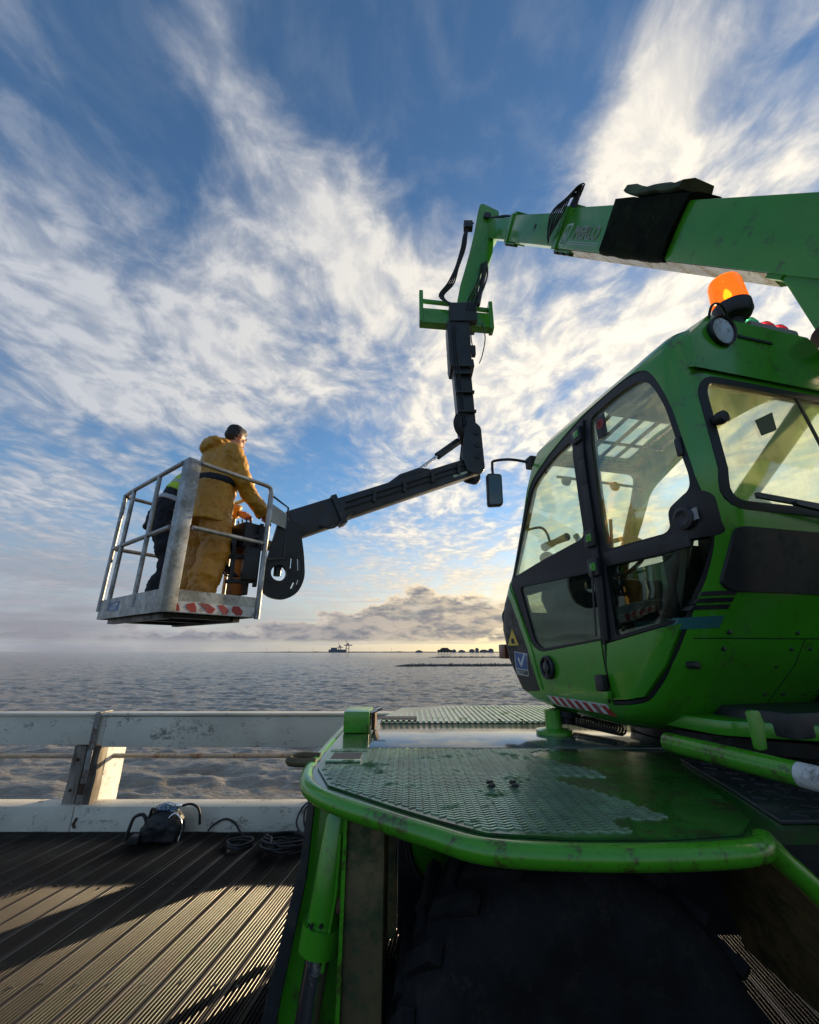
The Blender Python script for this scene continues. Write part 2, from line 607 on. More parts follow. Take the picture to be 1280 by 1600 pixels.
def glass_mat(name, tint, dust, dust_col, rough=.02, refl=.5):
    m = bpy.data.materials.new(name)
    m.use_nodes = True
    t = NT(m.node_tree)
    t.n.clear()
    out = t.node('ShaderNodeOutputMaterial')
    co = t.node('ShaderNodeTexCoord').outputs['Object']
    tr = t.node('ShaderNodeBsdfTransparent', {'Color': tint + (1,)})
    gl = t.node('ShaderNodeBsdfGlossy', {'Color': (.9, .95, .9, 1), 'Roughness': rough})
    fr = t.node('ShaderNodeFresnel', {'IOR': 1.45})
    s1 = t.node('ShaderNodeMixShader', {0: t.m('MULTIPLY', fr.outputs[0], refl), 1: tr.outputs[0], 2: gl.outputs[0]})
    df = t.node('ShaderNodeBsdfDiffuse', {'Color': dust_col + (1,)})
    tl = t.node('ShaderNodeBsdfTranslucent', {'Color': dust_col + (1,)})
    dd = t.node('ShaderNodeMixShader', {0: .6, 1: df.outputs[0], 2: tl.outputs[0]})
    st = t.v('MULTIPLY', co, (1, 1, .22))
    n = t.m('MULTIPLY_ADD', t.noise(st, 55, 6, .7), .6, t.m('MULTIPLY', t.noise(co, 5, 5, .6), .6))
    spk = t.step(t.noise(co, 260, 2, .5), .60, .70)
    k = t.m('MULTIPLY', t.m('ADD', t.step(n, .42, .78), t.m('MULTIPLY', spk, .5)), dust)
    k = t.m('ADD', k, dust * .35, clamp=True)
    s2 = t.node('ShaderNodeMixShader', {0: k, 1: s1.outputs[0], 2: dd.outputs[0]})
    t.l.new(s2.outputs[0], out.inputs[0])
    MATS[name] = m
    return m


GLASS = glass_mat('dusty_green_glass', (.968, .992, .915), .045, (.82, .86, .55), refl=.35)
GLASS_REAR = glass_mat('dirty_rear_glass', (.965, .99, .90), .13, (.82, .88, .50))
GLASS_LOW = glass_mat('smoked_lower_glass', (.55, .62, .58), .012, (.30, .34, .30), refl=.32)


def lens_mat(name, col, emit=0.0):
    m = pbr(name, col, .18, 0, .05, 20, coat=.3)
    b = m.node_tree.nodes['Principled BSDF']
    b.inputs['Transmission Weight'].default_value = .75
    b.inputs['IOR'].default_value = 1.2
    if emit:
        b.inputs['Emission Color'].default_value = col + (1,)
        b.inputs['Emission Strength'].default_value = emit
    return m


AMBER = lens_mat('amber_lens', (1.0, .30, .015), .22)
GREENLENS = lens_mat('green_lens', (.03, .35, .15))
REDLENS = lens_mat('red_lens', (.65, .02, .04))
CLEAR = lens_mat('clear_lens', (.85, .88, .88))
BULB = pbr('lit_bulb', (1, .5, .1), .4)
_b = BULB.node_tree.nodes['Principled BSDF']
_b.inputs['Emission Color'].default_value = (1, .45, .08, 1)
_b.inputs['Emission Strength'].default_value = 6.0


def plank_mat():
    m = bpy.data.materials.new('dark_wet_decking')
    m.use_nodes = True
    t = NT(m.node_tree)
    b = t.n['Principled BSDF']
    co = t.node('ShaderNodeTexCoord').outputs['Object']
    rnd = t.node('ShaderNodeObjectInfo').outputs['Random']
    g = t.noise(t.v('ADD', t.v('MULTIPLY', co, (30, 1.6, 30)), t.vec(t.m('MULTIPLY', rnd, 77), rnd, 0)), 1.0, 6, .6)
    w = t.noise(t.v('ADD', co, t.vec(t.m('MULTIPLY', rnd, 31), 0, 0)), 3.0, 5, .6)
    base = t.mix(rnd, (.022, .018, .016), (.042, .031, .026))
    base = t.mix(t.step(g, .3, .7), t.mix(1.0, base, (.62, .62, .62), 'MULTIPLY'), base)
    base = t.mix(t.m('MULTIPLY', t.step(w, .52, .72), .5), base, (.075, .085, .060))
    t.put(b.inputs['Base Color'], base)
    t.put(b.inputs['Roughness'], t.m('MULTIPLY_ADD', w, .24, .20))
    bp = t.node('ShaderNodeBump', {'Strength': .3, 'Distance': .002, 'Height': g})
    t.l.new(bp.outputs[0], b.inputs['Normal'])
    return m


PLANK = plank_mat()
GROOVE = pbr('groove_shade', (.012, .010, .009), .9, 0, .4, 9.0, spec=.1)  # near-black that paints the shadow between plank ribs


def sea_mat():
    m = bpy.data.materials.new('grey_brown_sea')
    m.use_nodes = True
    t = NT(m.node_tree)
    b = t.n['Principled BSDF']
    co = t.node('ShaderNodeTexCoord').outputs['Object']
    n1 = t.noise(t.v('MULTIPLY', co, (.5, 1.5, 1)), 1.1, 7, .58, .5)
    n2 = t.noise(t.v('MULTIPLY', co, (1, 1.6, 1)), .16, 6, .6, .3)
    n3 = t.noise(t.v('MULTIPLY', co, (1, 1.4, 1)), .018, 5, .6)
    fo = t.m('ADD', t.m('MULTIPLY', t.noise(t.v('MULTIPLY', co, (.7, 1.8, 1)), .33, 7, .7, .6), .75), t.m('MULTIPLY', n1, .25))
    foam = t.step(fo, .66, .74)
    col = t.mix(n3, (.185, .158, .118), (.235, .202, .155))
    col = t.mix(t.m('MULTIPLY', foam, .6), col, (.62, .60, .56))
    t.put(b.inputs['Base Color'], col)
    t.put(b.inputs['Roughness'], t.m('MULTIPLY_ADD', foam, .4, .10))
    b.inputs['IOR'].default_value = 1.33
    n0 = t.noise(t.v('MULTIPLY', co, (.5, 1.6, 1)), 3.4, 4, .55, .4)
    h = t.m('MULTIPLY_ADD', n0, .10, t.m('ADD', t.m('MULTIPLY', n1, .34), t.m('MULTIPLY', n2, .45)))
    bp = t.node('ShaderNodeBump', {'Strength': .95, 'Distance': 1.0, 'Height': h})
    t.l.new(bp.outputs[0], b.inputs['Normal'])
    return m


SEA = sea_mat()

# ================================================================== SETTING
SEA_Z = -5.0


def build_sea():
    rng = np.random.default_rng(3)
    ys = np.concatenate([np.linspace(6, 18, 10), np.geomspace(18.2, 700, 560), np.geomspace(730, 40000, 40)])
    us = np.linspace(-1.35, 1.25, 440)
    Y, U = np.meshgrid(ys, us, indexing='ij')
    X = U * (Y + 6)
    Z = np.zeros_like(X)
    for i in range(60):
        wl = 1.2 * (8 / 1.2) ** rng.random()
        th = rad(190) + rng.normal(0, .38)
        k = 2 * math.pi / wl
        ph = rng.random() * 7
        wob = .6 * np.sin(X * .11 / wl * 3 + i) + .5 * np.sin(Y * .07 / wl * 3 + i * 2)
        s = np.sin(k * (math.sin(th) * X + math.cos(th) * Y) + ph + wob)
        amp = .0062 * wl ** .72
        fade = np.clip((wl * 60) / (Y + 1), 0, 1)
        Z += amp * (1 - 2 * np.abs(s) ** 1.2 * .8 + s * .4) * fade
    Z *= np.clip((900 - Y) / 500, 0, 1)
    v = np.stack([X, Y, Z], -1).reshape(-1, 3)
    a, b = Y.shape
    idx = np.arange(a * b).reshape(a, b)
    f = np.stack([idx[:-1, :-1], idx[:-1, 1:], idx[1:, 1:], idx[1:, :-1]], -1).reshape(-1, 4)
    me = bpy.data.meshes.new('sea')
    me.from_pydata(v.tolist(), [], f.tolist())
    me.shade_smooth()
    o = link('sea', me, SEA)
    o.location = (0, 0, SEA_Z)
    o['kind'] = 'structure'
    # open water to the sides and behind, one broad flat sheet a little lower
    mb = MB()
    mb.add([(-40000, -3000, -.35), (40000, -3000, -.35), (40000, 40000, -.35), (-40000, 40000, -.35)], [(0, 1, 2, 3)])
    o2 = put(mb, 'open_water', SEA)
    o2.location = (0, 0, SEA_Z)
    o2['kind'] = 'structure'


build_sea()

PL_AZ = rad(8.5)       # planks run slightly right of straight ahead
PITCH, PW = .172, .163
FENCE_Y = 4.76


def build_deck():
    deck = bpy.data.objects.new('pier_deck', None)
    COL.objects.link(deck)
    deck['kind'] = 'structure'
    # grooved plank, shared by all
    prof = [(-PW / 2, -.04), (-PW / 2, -.003), (-PW / 2 + .004, 0.0)]
    ng = 7
    gp = (PW - .016) / ng
    for i in range(ng):
        xc = -PW / 2 + .008 + (i + .5) * gp
        for k in range(9):          # rounded rib
            an = math.pi * (1 - k / 8)
            prof.append((xc + gp * .15 * math.cos(an), -.0095 + .0095 * math.sin(an)))
    prof += [(PW / 2 - .004, 0.0), (PW / 2, -.003), (PW / 2, -.04)]
    L = 9.0
    n = len(prof)
    mb = MB()
    mb.add([(x, 0, z) for x, z in prof] + [(x, -L, z) for x, z in prof],
           [(i, i + 1, n + i + 1, n + i) for i in range(n - 1)] + [tuple(range(n)), tuple(range(2 * n - 1, n - 1, -1))])
    me = mb.mesh('plank')
    me.shade_smooth()
    me.set_sharp_from_angle(angle=rad(50))
    me.materials.append(PLANK)
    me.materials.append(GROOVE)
    for pl in me.polygons:           # shade of the grooves put into a darker floor colour
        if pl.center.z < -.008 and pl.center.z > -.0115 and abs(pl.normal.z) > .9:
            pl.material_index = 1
    sc = MB()
    sc.lathe([(.011, -.004), (.011, .0012), (.007, .0016)], None, 6)
    sm = sc.mesh('screw')
    sm.materials.append(BLACK)
    for i in range(74):
        x = -6.3 + i * PITCH / math.cos(PL_AZ)
        o = bpy.data.objects.new('plank', me)
        COL.objects.link(o)
        o.parent = deck
        o.location = (x, FENCE_Y + .12, random.uniform(-.0025, .0015))
        o.rotation_euler = (random.gauss(0, .0005), 0, -PL_AZ)
        for dy in (.98, 1.92, 2.86):
            px = x - math.sin(PL_AZ) * (dy + .12)
            py = FENCE_Y + .12 - (dy + .12)
            if -3.6 < px < 1.2 and px / max(py, .1) > -1.0 and py > 2.2:
                s = bpy.data.objects.new('screw', sm)
                COL.objects.link(s)
                s.parent = o
                s.location = (random.uniform(-.03, .03), -(dy + .12) / math.cos(PL_AZ) + random.uniform(-.03, .03), 0)
    # joists under the planks close the gaps
    for y in (4.3, 3.3, 2.3, 1.3, .3, -.7):
        b = MB().box((-6.5, y - .1, -.22), (6.5, y + .1, -.045))
        put(b, 'joist', OLD_WOOD, deck)


build_deck()


def build_railing():
    root = thing('pier_railing', 'weathered white timber railing along the edge of the pier above the sea', 'railing', (0, FENCE_Y, 0))
    # kerb beams with a butt joint beside the post
    for x0, x1 in ((-6.4, -3.305), (-3.298, 6.6)):
        put(MB().box((x0, FENCE_Y, -.02), (x1, FENCE_Y + .22, .205)), 'kerb_beam', WHITE_WOOD, root, bevel=.012)
    # top rail: two heavy boards meeting under the iron strap, thin cap on top
    mb = MB().box((-6.4, FENCE_Y + .03, .735), (-3.19, FENCE_Y + .14, 1.008))
    put(mb, 'top_rail', WHITE_WOOD, root, bevel=.012)
    mb = MB().box((-3.185, FENCE_Y + .022, .715), (6.6, FENCE_Y + .14, 1.002))
    put(mb, 'top_rail', WHITE_WOOD, root, bevel=.012)
    put(MB().box((-6.4, FENCE_Y + .0, 1.012), (6.6, FENCE_Y + .165, 1.034)), 'rail_cap', WHITE_WOOD, root, bevel=.006)
    put(MB().tube([(-6.4, FENCE_Y + .30, .575), (-3, FENCE_Y + .30, .58), (6.6, FENCE_Y + .30, .585)], .024, 12), 'hand_pipe', IRON, root, smooth=50)
    for px in (-6.05, -3.30, -.60, 2.10, 4.8):
        # split, rotten-faced post: two front boards and the main baulk behind
        def jag(x0, x1, y0, y1, z0, z1, amp, seed):
            rings = []
            for k in range(9):
                z = z0 + (z1 - z0) * k / 8
                ring = []
                for (x, y) in ((x0, y0), ((x0 + x1) / 2, y0), (x1, y0), (x1, (y0 + y1) / 2), (x1, y1), ((x0 + x1) / 2, y1), (x0, y1), (x0, (y0 + y1) / 2)):
                    q = mnoise.noise_vector(Vector((x * 9 + seed, y * 9, z * 5)))
                    ring.append((x + q.x * amp, y + q.y * amp, z))
                rings.append(ring)
            return MB().loft(rings)
        put(jag(px - .17, px - .045, FENCE_Y + .05, FENCE_Y + .17, .20, .725, .016, px), 'post_board', OLD_WOOD, root, bevel=.006)
        put(jag(px - .035, px + .10, FENCE_Y + .055, FENCE_Y + .18, .20, .72, .016, px + 5), 'post_board', OLD_WOOD, root, bevel=.006)
        put(jag(px - .14, px + .09, FENCE_Y + .185, FENCE_Y + .50, -.3, .99, .005, px + 9), 'post', WHITE, root, bevel=.006)
        # flat iron strap hooked over the cap
        mb = MB()
        sx = px + .035
        mb.beam((sx - .01, FENCE_Y + .012, .40), (sx - .005, FENCE_Y + .006, .70), .055, .008, (0, 1, 0))
        mb.beam((sx - .005, FENCE_Y + .006, .705), (sx + .0, FENCE_Y - .007, 1.03), .055, .008, (0, 1, 0))
        put(mb, 'iron_strap', IRON, root, bevel=.002)
        mb = MB().beam((sx, FENCE_Y - .008, 1.043), (sx + .015, FENCE_Y + .165, 1.043), .055, .008)
        put(mb, 'strap_hook', IRON, root, bevel=.002)
        put(MB().beam((sx - .012, FENCE_Y + .010, .30), (sx - .011, FENCE_Y + .010, .395), .05, .007, (0, 1, 0)), 'rusty_plate', RUST, root)
        for bz in (.60, .33):
            put(MB().lathe([(.016, 0), (.016, .012), (.010, .018)], Matrix.Translation((px - .11, FENCE_Y + .05, bz)) @ Matrix.Rotation(rad(90), 4, 'X'), 8), 'bolt', RUST, root)
        put(MB().tube([(px + .05, FENCE_Y - .004, .11), (px + .03, FENCE_Y - .012, .06), (px + .055, FENCE_Y - .016, .03)], .011, 6), 'rusty_hook', RUST, root, smooth=50)
        put(MB().lathe([(.028, 0), (.028, .006), (.02, .008)], Matrix.Translation((px - .09, FENCE_Y, .12)) @ Matrix.Rotation(rad(90), 4, 'X'), 12), 'washer', WHITE_WOOD, root)


build_railing()


def build_far_shore():
    D = 3200.0
    # low land beyond the water
    mb = MB()
    xs = np.linspace(-1400, 3600, 260)
    top, bot = [], []
    for x in xs:
        h = 4.0 + 5 * max(0, mnoise.noise(Vector((x * .004, 0, 1)))) + 4 * max(0, mnoise.noise(Vector((x * .02, 3, 1)))) + 3 * abs(mnoise.noise(Vector((x * .09, 7, 1))))
        h *= min(1, max(.12, (x + 1400) / 500))
        yy = D + 60 * math.sin(x * .002) - max(0, x) * .12
        top.append((x, yy, h))
        bot.append((x, yy - 25, -.4))
    n = len(xs)
    back = [(a, b + 260, c * .6) for a, b, c in top]
    v = bot + top + back
    f = [(i, i + 1, n + i + 1, n + i) for i in range(n - 1)] + [(n + i, n + i + 1, 2 * n + i + 1, 2 * n + i) for i in range(n - 1)]
    mb.add(v, f)
    o = put(mb, 'far_shore', LAND)
    o.location = (0, 0, SEA_Z)
    o['kind'] = 'structure'

    def at(px, y):
        return (px - 640) / 677 * y
    # ship-to-shore gantry cranes
    for k, (px, s, lab) in enumerate([(543, 1.0, 'tall harbour crane with raised boom, largest on the far shore'), (531, .72, 'lower harbour crane just left of the tallest crane on the far shore')]):
        y = D - 60
        x = at(px, y)
        r = thing('harbour_crane', lab, 'crane', (x, y, SEA_Z + 4), 0, 'harbour cranes on the far shore')
        for ax in (-11, 11):
            for ay in (-10, 10):
                mb = MB()
                mb.beam((x + ax * s, y + ay, SEA_Z + 4), (x + ax * s * .8, y + ay, SEA_Z + 50 * s), 3.2, 3.2, (1, 0, 0))
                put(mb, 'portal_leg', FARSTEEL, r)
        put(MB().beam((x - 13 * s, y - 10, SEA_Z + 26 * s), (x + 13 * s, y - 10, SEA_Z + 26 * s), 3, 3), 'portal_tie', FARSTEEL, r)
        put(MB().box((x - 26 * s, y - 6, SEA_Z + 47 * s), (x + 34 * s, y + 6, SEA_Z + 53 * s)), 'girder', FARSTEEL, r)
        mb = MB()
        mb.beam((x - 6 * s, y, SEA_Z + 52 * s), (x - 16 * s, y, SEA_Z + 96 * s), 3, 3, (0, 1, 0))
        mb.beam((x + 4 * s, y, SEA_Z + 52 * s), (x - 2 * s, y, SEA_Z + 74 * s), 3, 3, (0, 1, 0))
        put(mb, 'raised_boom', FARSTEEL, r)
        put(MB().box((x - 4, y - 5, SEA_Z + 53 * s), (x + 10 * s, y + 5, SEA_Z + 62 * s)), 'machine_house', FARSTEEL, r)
    # stacked container terminal block
    y = D - 80
    x = at(521, y)
    r = thing('terminal_building', 'long grey harbour building at the foot of the cranes', 'building', (x, y, SEA_Z + 3))
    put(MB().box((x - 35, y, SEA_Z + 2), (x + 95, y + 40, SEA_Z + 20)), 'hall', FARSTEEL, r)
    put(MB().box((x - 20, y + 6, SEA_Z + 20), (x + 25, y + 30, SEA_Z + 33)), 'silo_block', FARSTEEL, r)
    # slim lighting masts along the spit
    rr = random.Random(5)
    for k, px in enumerate((416, 452, 488, 578, 612)):
        y = D + 200
        x = at(px, y)
        h = rr.uniform(24, 34)
        r = thing('light_mast', 'first second third fourth fifth'.split()[k] + ' slim light mast from the left on the far low spit', 'mast', (x, y, SEA_Z), 0, 'light masts on the horizon')
        put(MB().tube([(x, y, SEA_Z), (x, y, SEA_Z + h)], [.9, .5], 8), 'mast', FARSTEEL, r)
        put(MB().box((x - 2.2, y - .6, SEA_Z + h - .8), (x + 2.2, y + .6, SEA_Z + h + .8)), 'lamp_head', FARSTEEL, r)
    # low building on stilts in the water right of the spit
    y = 1500.
    x = at(695, y)
    r = thing('sea_pavilion', 'dark stilted building standing in the water in front of the far shore', 'building', (x, y, SEA_Z))
    put(MB().box((x - 24, y, SEA_Z + 5), (x + 26, y + 20, SEA_Z + 12)), 'hall', ROCK, r)
    rf = put(MB().prism([(x - 17, SEA_Z + 12), (x + 19, SEA_Z + 12), (x + 10, SEA_Z + 19), (x - 8, SEA_Z + 19)], 0, 18, Matrix(((1, 0, 0, 0), (0, 0, 1, y), (0, 1, 0, 0), (0, 0, 0, 1)))), 'roof', ROCK, r)
    for k in range(5):
        put(MB().tube([(x - 21 + k * 10.5, y + 3, SEA_Z - 1), (x - 21 + k * 10.5, y + 3, SEA_Z + 5.2)], 1.0, 6), 'stilt', ROCK, r)
    # town blocks on the right
    for k, (px, w, h) in enumerate([(738, 16, 17), (746, 10, 24), (722, 20, 12), (757, 26, 14), (768, 14, 20), (655, 22, 10), (710, 12, 15)]):
        y = 2750.
        x = at(px, y)
        lab = ['pale block', 'slim tower block', 'low wide shed', 'broad low block', 'square tower block', 'long low shed', 'small gabled block'][k] + [' on the far shore left of the cab, among the tallest', ' tallest on the far shore left of the cab', ' on the far shore right of the stilted building', ' on the far shore near the cab nose', ' on the far shore right beside the cab nose', ' on the far shore between the cranes and the stilted building', ' on the far shore just right of the stilted building'][k]
        r = thing('far_building', lab, 'building', (x, y, SEA_Z), 0, 'buildings on the far shore')
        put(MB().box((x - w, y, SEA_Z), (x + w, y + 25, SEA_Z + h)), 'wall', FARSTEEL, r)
        put(MB().box((x - w * .6, y + 2, SEA_Z + h), (x + w * .5, y + 20, SEA_Z + h + 4)), 'roof', LAND, r)
    # groynes: rough stone lines lying in the water
    for k, (px0, px1, py, lab) in enumerate([(614, 815, 1041.5, 'dark stone groyne in the water nearest the pier, long and low'), (668, 830, 1027.5, 'thin dark groyne in the water farther out behind the longer one')]):
        dv = pixdir(700, py)
        y = (SEA_Z - 1.65) * dv.y / dv.z
        x0, x1 = at(px0, y), at(px1, y)
        nseg = 90
        rings = []
        for i in range(nseg + 1):
            u = i / nseg
            x = x0 + (x1 - x0) * u
            w = (1.5 + 1.0 * mnoise.noise(Vector((x * .5, 1, k)))) * min(1, u * 12 + .15)
            h = (1.0 + 1.1 * abs(mnoise.noise(Vector((x * .9, 4, k))))) * min(1, u * 8 + .1)
            yy = y + 6 * u + .6 * mnoise.noise(Vector((x * .4, 9, k)))
            rings.append([(x, yy - w * 1.4, -.8), (x, yy - w * .8, h * .6), (x, yy, h), (x, yy + w * .8, h * .6), (x, yy + w * 1.4, -.8)])
        o = put(MB().loft([[Vector(q) for q in r] for r in rings]), 'groyne', ROCK)
        o.location = (0, 0, SEA_Z)
        tag(o, lab, 'groyne', 'groynes in the water')


build_far_shore()

# ================================================================== THE MACHINE
P0 = Vector((1.08, 1.5, 0))
TUR = Matrix.Translation(P0) @ Matrix.Rotation(rad(14), 4, 'Z')     # local: x = right across the cab, y = forward, z = up
TR = lambda v, t, z: TUR @ Vector((v, t, z))

rig = thing('telehandler', 'green rotating telehandler with raised boom parked on the pier deck', 'telehandler', (1.9, 2.55, 0))

DZ = 1.2


def build_chassis():
    edge = [(-.41, 2.95), (-.415, 2.25), (-.405, 1.88), (-.31, 1.64), (-.075, 1.43), (.07, 1.315), (.19, 1.235), (.40, 1.205), (.65, 1.205), (.86, 1.235), (.93, 1.30)]
    poly = edge + [(4.3, 1.30), (4.3, 3.85), (.3, 3.88), (-.08, 3.72), (-.21, 3.17), (-.36, 3.10)]
    ch = put(MB().prism(poly, DZ - .03, DZ), 'chassis', GREEN_DECK, rig)
    # frame rails and axle housing below
    put(MB().box((-.05, 2.0, .62), (4.2, 3.05, DZ - .035)), 'frame', DARKSTEEL, ch, bevel=.02)
    put(MB().box((.30, 1.62, .42), (.64, 3.5, .66)), 'axle', DARKSTEEL, ch, bevel=.04)
    # rounded lip along the near edge
    e = [Vector((a, b, DZ - .020)) for a, b in edge]
    lip = spline(e, 5)
    sl = [Vector((.98, 1.315, 1.13)), Vector((1.05, 1.32, 1.065)), Vector((1.16, 1.325, .93)), Vector((1.24, 1.325, .78)), Vector((1.28, 1.325, .6))]
    put(MB().tube(lip + spline(sl, 4), .028, 14), 'edge_lip', GREEN_WORN, ch, smooth=60)
    # mudguard behind the wheel, following the lip down
    rings = []
    for a, z in [(.90, 1.178), (.98, 1.13), (1.05, 1.065), (1.16, .93), (1.24, .78), (1.28, .6)]:
        rings.append([(a, 1.32, z), (a, 2.0, z), (a - .012, 2.0, z - .012), (a - .012, 1.32, z - .012)])
    put(MB().loft([[Vector(q) for q in r] for r in rings]), 'mudguard', BROWNSTEEL, ch, smooth=50)
    # step plate beyond the mudguard
    put(MB().prism([(1.02, 1.34), (4.3, 1.34), (4.3, 2.0), (1.17, 2.02), (1.09, 1.62)], DZ + .001, DZ + .012), 'step_plate', DARKSTEEL, ch, bevel=.003)
    mb = MB()
    for i in range(36):
        for j in range(9):
            x, y = 1.10 + i * .06 + (j % 2) * .03, 1.37 + j * .07
            if y < 1.62 or x > 1.16:
                a = rad(35 if (i + j) % 2 else -35)
                M = Matrix.Translation((x, y, DZ + .0145)) @ Matrix.Rotation(a, 4, 'Z')
                mb.box((-.02, -.005, -.0022), (.02, .005, .0022), M)
    put(mb, 'tread_studs', DARKSTEEL, ch, kind='stuff')
    # herringbone tread plate
    inside = [(-.375, 2.235), (-.37, 1.90), (-.285, 1.67), (-.055, 1.465), (.085, 1.35), (.20, 1.27), (.40, 1.24), (.65, 1.24), (.86, 1.27), (.95, 1.36), (1.05, 1.7), (1.1, 2.0), (1.0, 2.235)]
    put(MB().prism(inside, DZ + .001, DZ + .007), 'tread_plate', GREEN_TREAD, ch)

    def isin(x, y, poly):
        c = False
        for i in range(len(poly)):
            (x1, y1), (x2, y2) = poly[i - 1], poly[i]
            if (y1 > y) != (y2 > y) and x < (x2 - x1) * (y - y1) / (y2 - y1) + x1:
                c = not c
        return c
    shr = offset(inside, -.016)
    mb = MB()
    tr = random.Random(21)
    for j in range(60):
        for i in range(70):
            x, y = -.40 + i * .0215, 1.22 + j * .0175
            if not isin(x, y, shr) or (-.36 < x < -.20 and 1.95 < y < 2.17):
                continue
            wear = (x - .30) / .55 + .5 * mnoise.noise(Vector((x * 5, y * 5, 3)))       # rubbed flat towards the cab steps
            if wear > .62:
                continue
            a = rad(27 if i % 2 else -27)
            M = Matrix.Translation((x, y, DZ + .0085)) @ Matrix.Rotation(a, 4, 'Z')
            mb.box((-.0121, -.0026, -.0015), (.0121, .0026, .0016), M)
    put(mb, 'herringbone_tread', GREEN_RIB, ch, kind='stuff')
    # dark hand hole in the corner of the plate
    put(MB().box((-.345, 1.99, DZ + .0075), (-.215, 2.15, DZ + .0085)), 'hand_hole', RUBBER, ch)
    put(MB().box((-.355, 1.968, DZ + .0075), (-.205, 1.986, DZ + .018)), 'hole_lip', GREEN_RIB, ch, bevel=.003)
    # smooth wet plate and ribbed plate
    put(MB().box((-.20, 2.245, DZ + .001), (1.45, 2.945, DZ + .010)), 'smooth_plate', PLATE, ch, bevel=.003)
    put(MB().prism([(-.19, 2.955), (1.6, 2.955), (1.6, 3.82), (.33, 3.85), (-.065, 3.71), (-.19, 3.2)], DZ + .001, DZ + .012), 'ribbed_plate', GREEN_DECK, ch)
    for i in range(46):
        x = -.17 + i * .0375
        y1 = 3.80 if x > .3 else 3.18 + (x + .17) * 1.3
        put(MB().box((x - .009, 2.97, DZ + .0125), (x + .009, y1, DZ + .020)), 'rib', GREEN_RIB, ch)
    put(MB().box((-.205, 3.05, DZ + .021), (.05, 3.16, DZ + .024)), 'slot', RUBBER, ch)
    for (x, y) in ((.60, 3.04), (.75, 3.04), (.28, 1.66), (.36, 1.66), (.28, 1.62), (.36, 1.62)):
        put(MB().lathe([(.012, 0), (.012, .008), (.006, .010)], Matrix.Translation((x, y, DZ + .014)), 8), 'bolt', BLACK, ch)
    # latch block on the left edge
    bl = put(MB().box((-.385, 2.66, DZ + .002), (-.235, 2.90, DZ + .115)), 'latch_block', GREEN_WORN, rig, bevel=.006)
    put(MB().box((-.225, 2.70, DZ + .012), (-.205, 2.86, DZ + .10)), 'latch_plate', RUST, bl)
    put(MB().tube([(-.235, 2.72, DZ + .10), (-.20, 2.74, DZ + .112), (-.17, 2.76, DZ + .12)], .010, 8), 'latch_pin', CHROME, bl)
    # towing eye sticking out at the left
    put(MB().tube(spline([(-.40, 2.10, DZ + .0), (-.48, 2.10, DZ + .004), (-.525, 2.06, DZ), (-.50, 2.02, DZ - .002), (-.40, 2.01, DZ - .002)], 5), .018, 10), 'towing_eye', BROWNSTEEL, rig, smooth=60)


build_chassis()


def build_wheel(cx, cy, r, w, near, lab=None):
    wh = MB()
    prof = [(r * .52, -w / 2 + .03), (r * .60, -w / 2), (r * .80, -w / 2 - .012), (r * .93, -w / 2 + .02), (r * .965, -w / 2 + .05), (r * .975, 0), (r * .965, w / 2 - .05), (r * .93, w / 2 - .02), (r * .80, w / 2 + .012), (r * .60, w / 2), (r * .52, w / 2 - .03)]
    M = Matrix.Translation((cx, cy, r)) @ Matrix.Rotation(rad(6 if near else 0), 4, 'Z') @ Matrix.Rotation(rad(90), 4, 'X')
    wh.lathe(prof, M, 56)
    o = put(wh, 'wheel', TYRE, rig, smooth=40)
    mb = MB()
    for i in range(22):
        for s in (-1, 1):
            a = 2 * math.pi * (i + (.5 if s > 0 else 0)) / 22
            Q = M @ Matrix.Rotation(a, 4, 'Z') @ Matrix.Translation((r * .975, 0, 0)) @ Matrix.Rotation(rad(38 * s), 4, 'X')
            mb.box((-.02, -.024, 0 if s > 0 else -w * .50), (.018, .024, w * .50 if s > 0 else 0), Q)
    put(mb, 'tread_lugs', TYRE, o, bevel=.006, kind='stuff')
    rim = MB().lathe([(r * .10, -.06), (r * .34, -.07), (r * .40, -w / 2 + .06), (r * .53, -w / 2 + .02), (r * .55, -w / 2 + .03), (r * .53, .12), (r * .1, .12)], M, 36)
    put(rim, 'rim', GREEN_WORN, o, smooth=35)
    for i in range(10):
        a = 2 * math.pi * i / 10
        put(MB().lathe([(.013, 0), (.013, .025), (.009, .03)], M @ Matrix.Translation((r * .26 * math.cos(a), r * .26 * math.sin(a), -.07)) @ Matrix.Rotation(math.pi, 4, 'X'), 6), 'wheel_nut', DARKSTEEL, o)


build_wheel(.47, 1.66, .535, .44, True)
build_wheel(.47, 3.40, .535, .44, False)
build_wheel(3.25, 1.66, .535, .44, False)
build_wheel(3.25, 3.40, .535, .44, False)


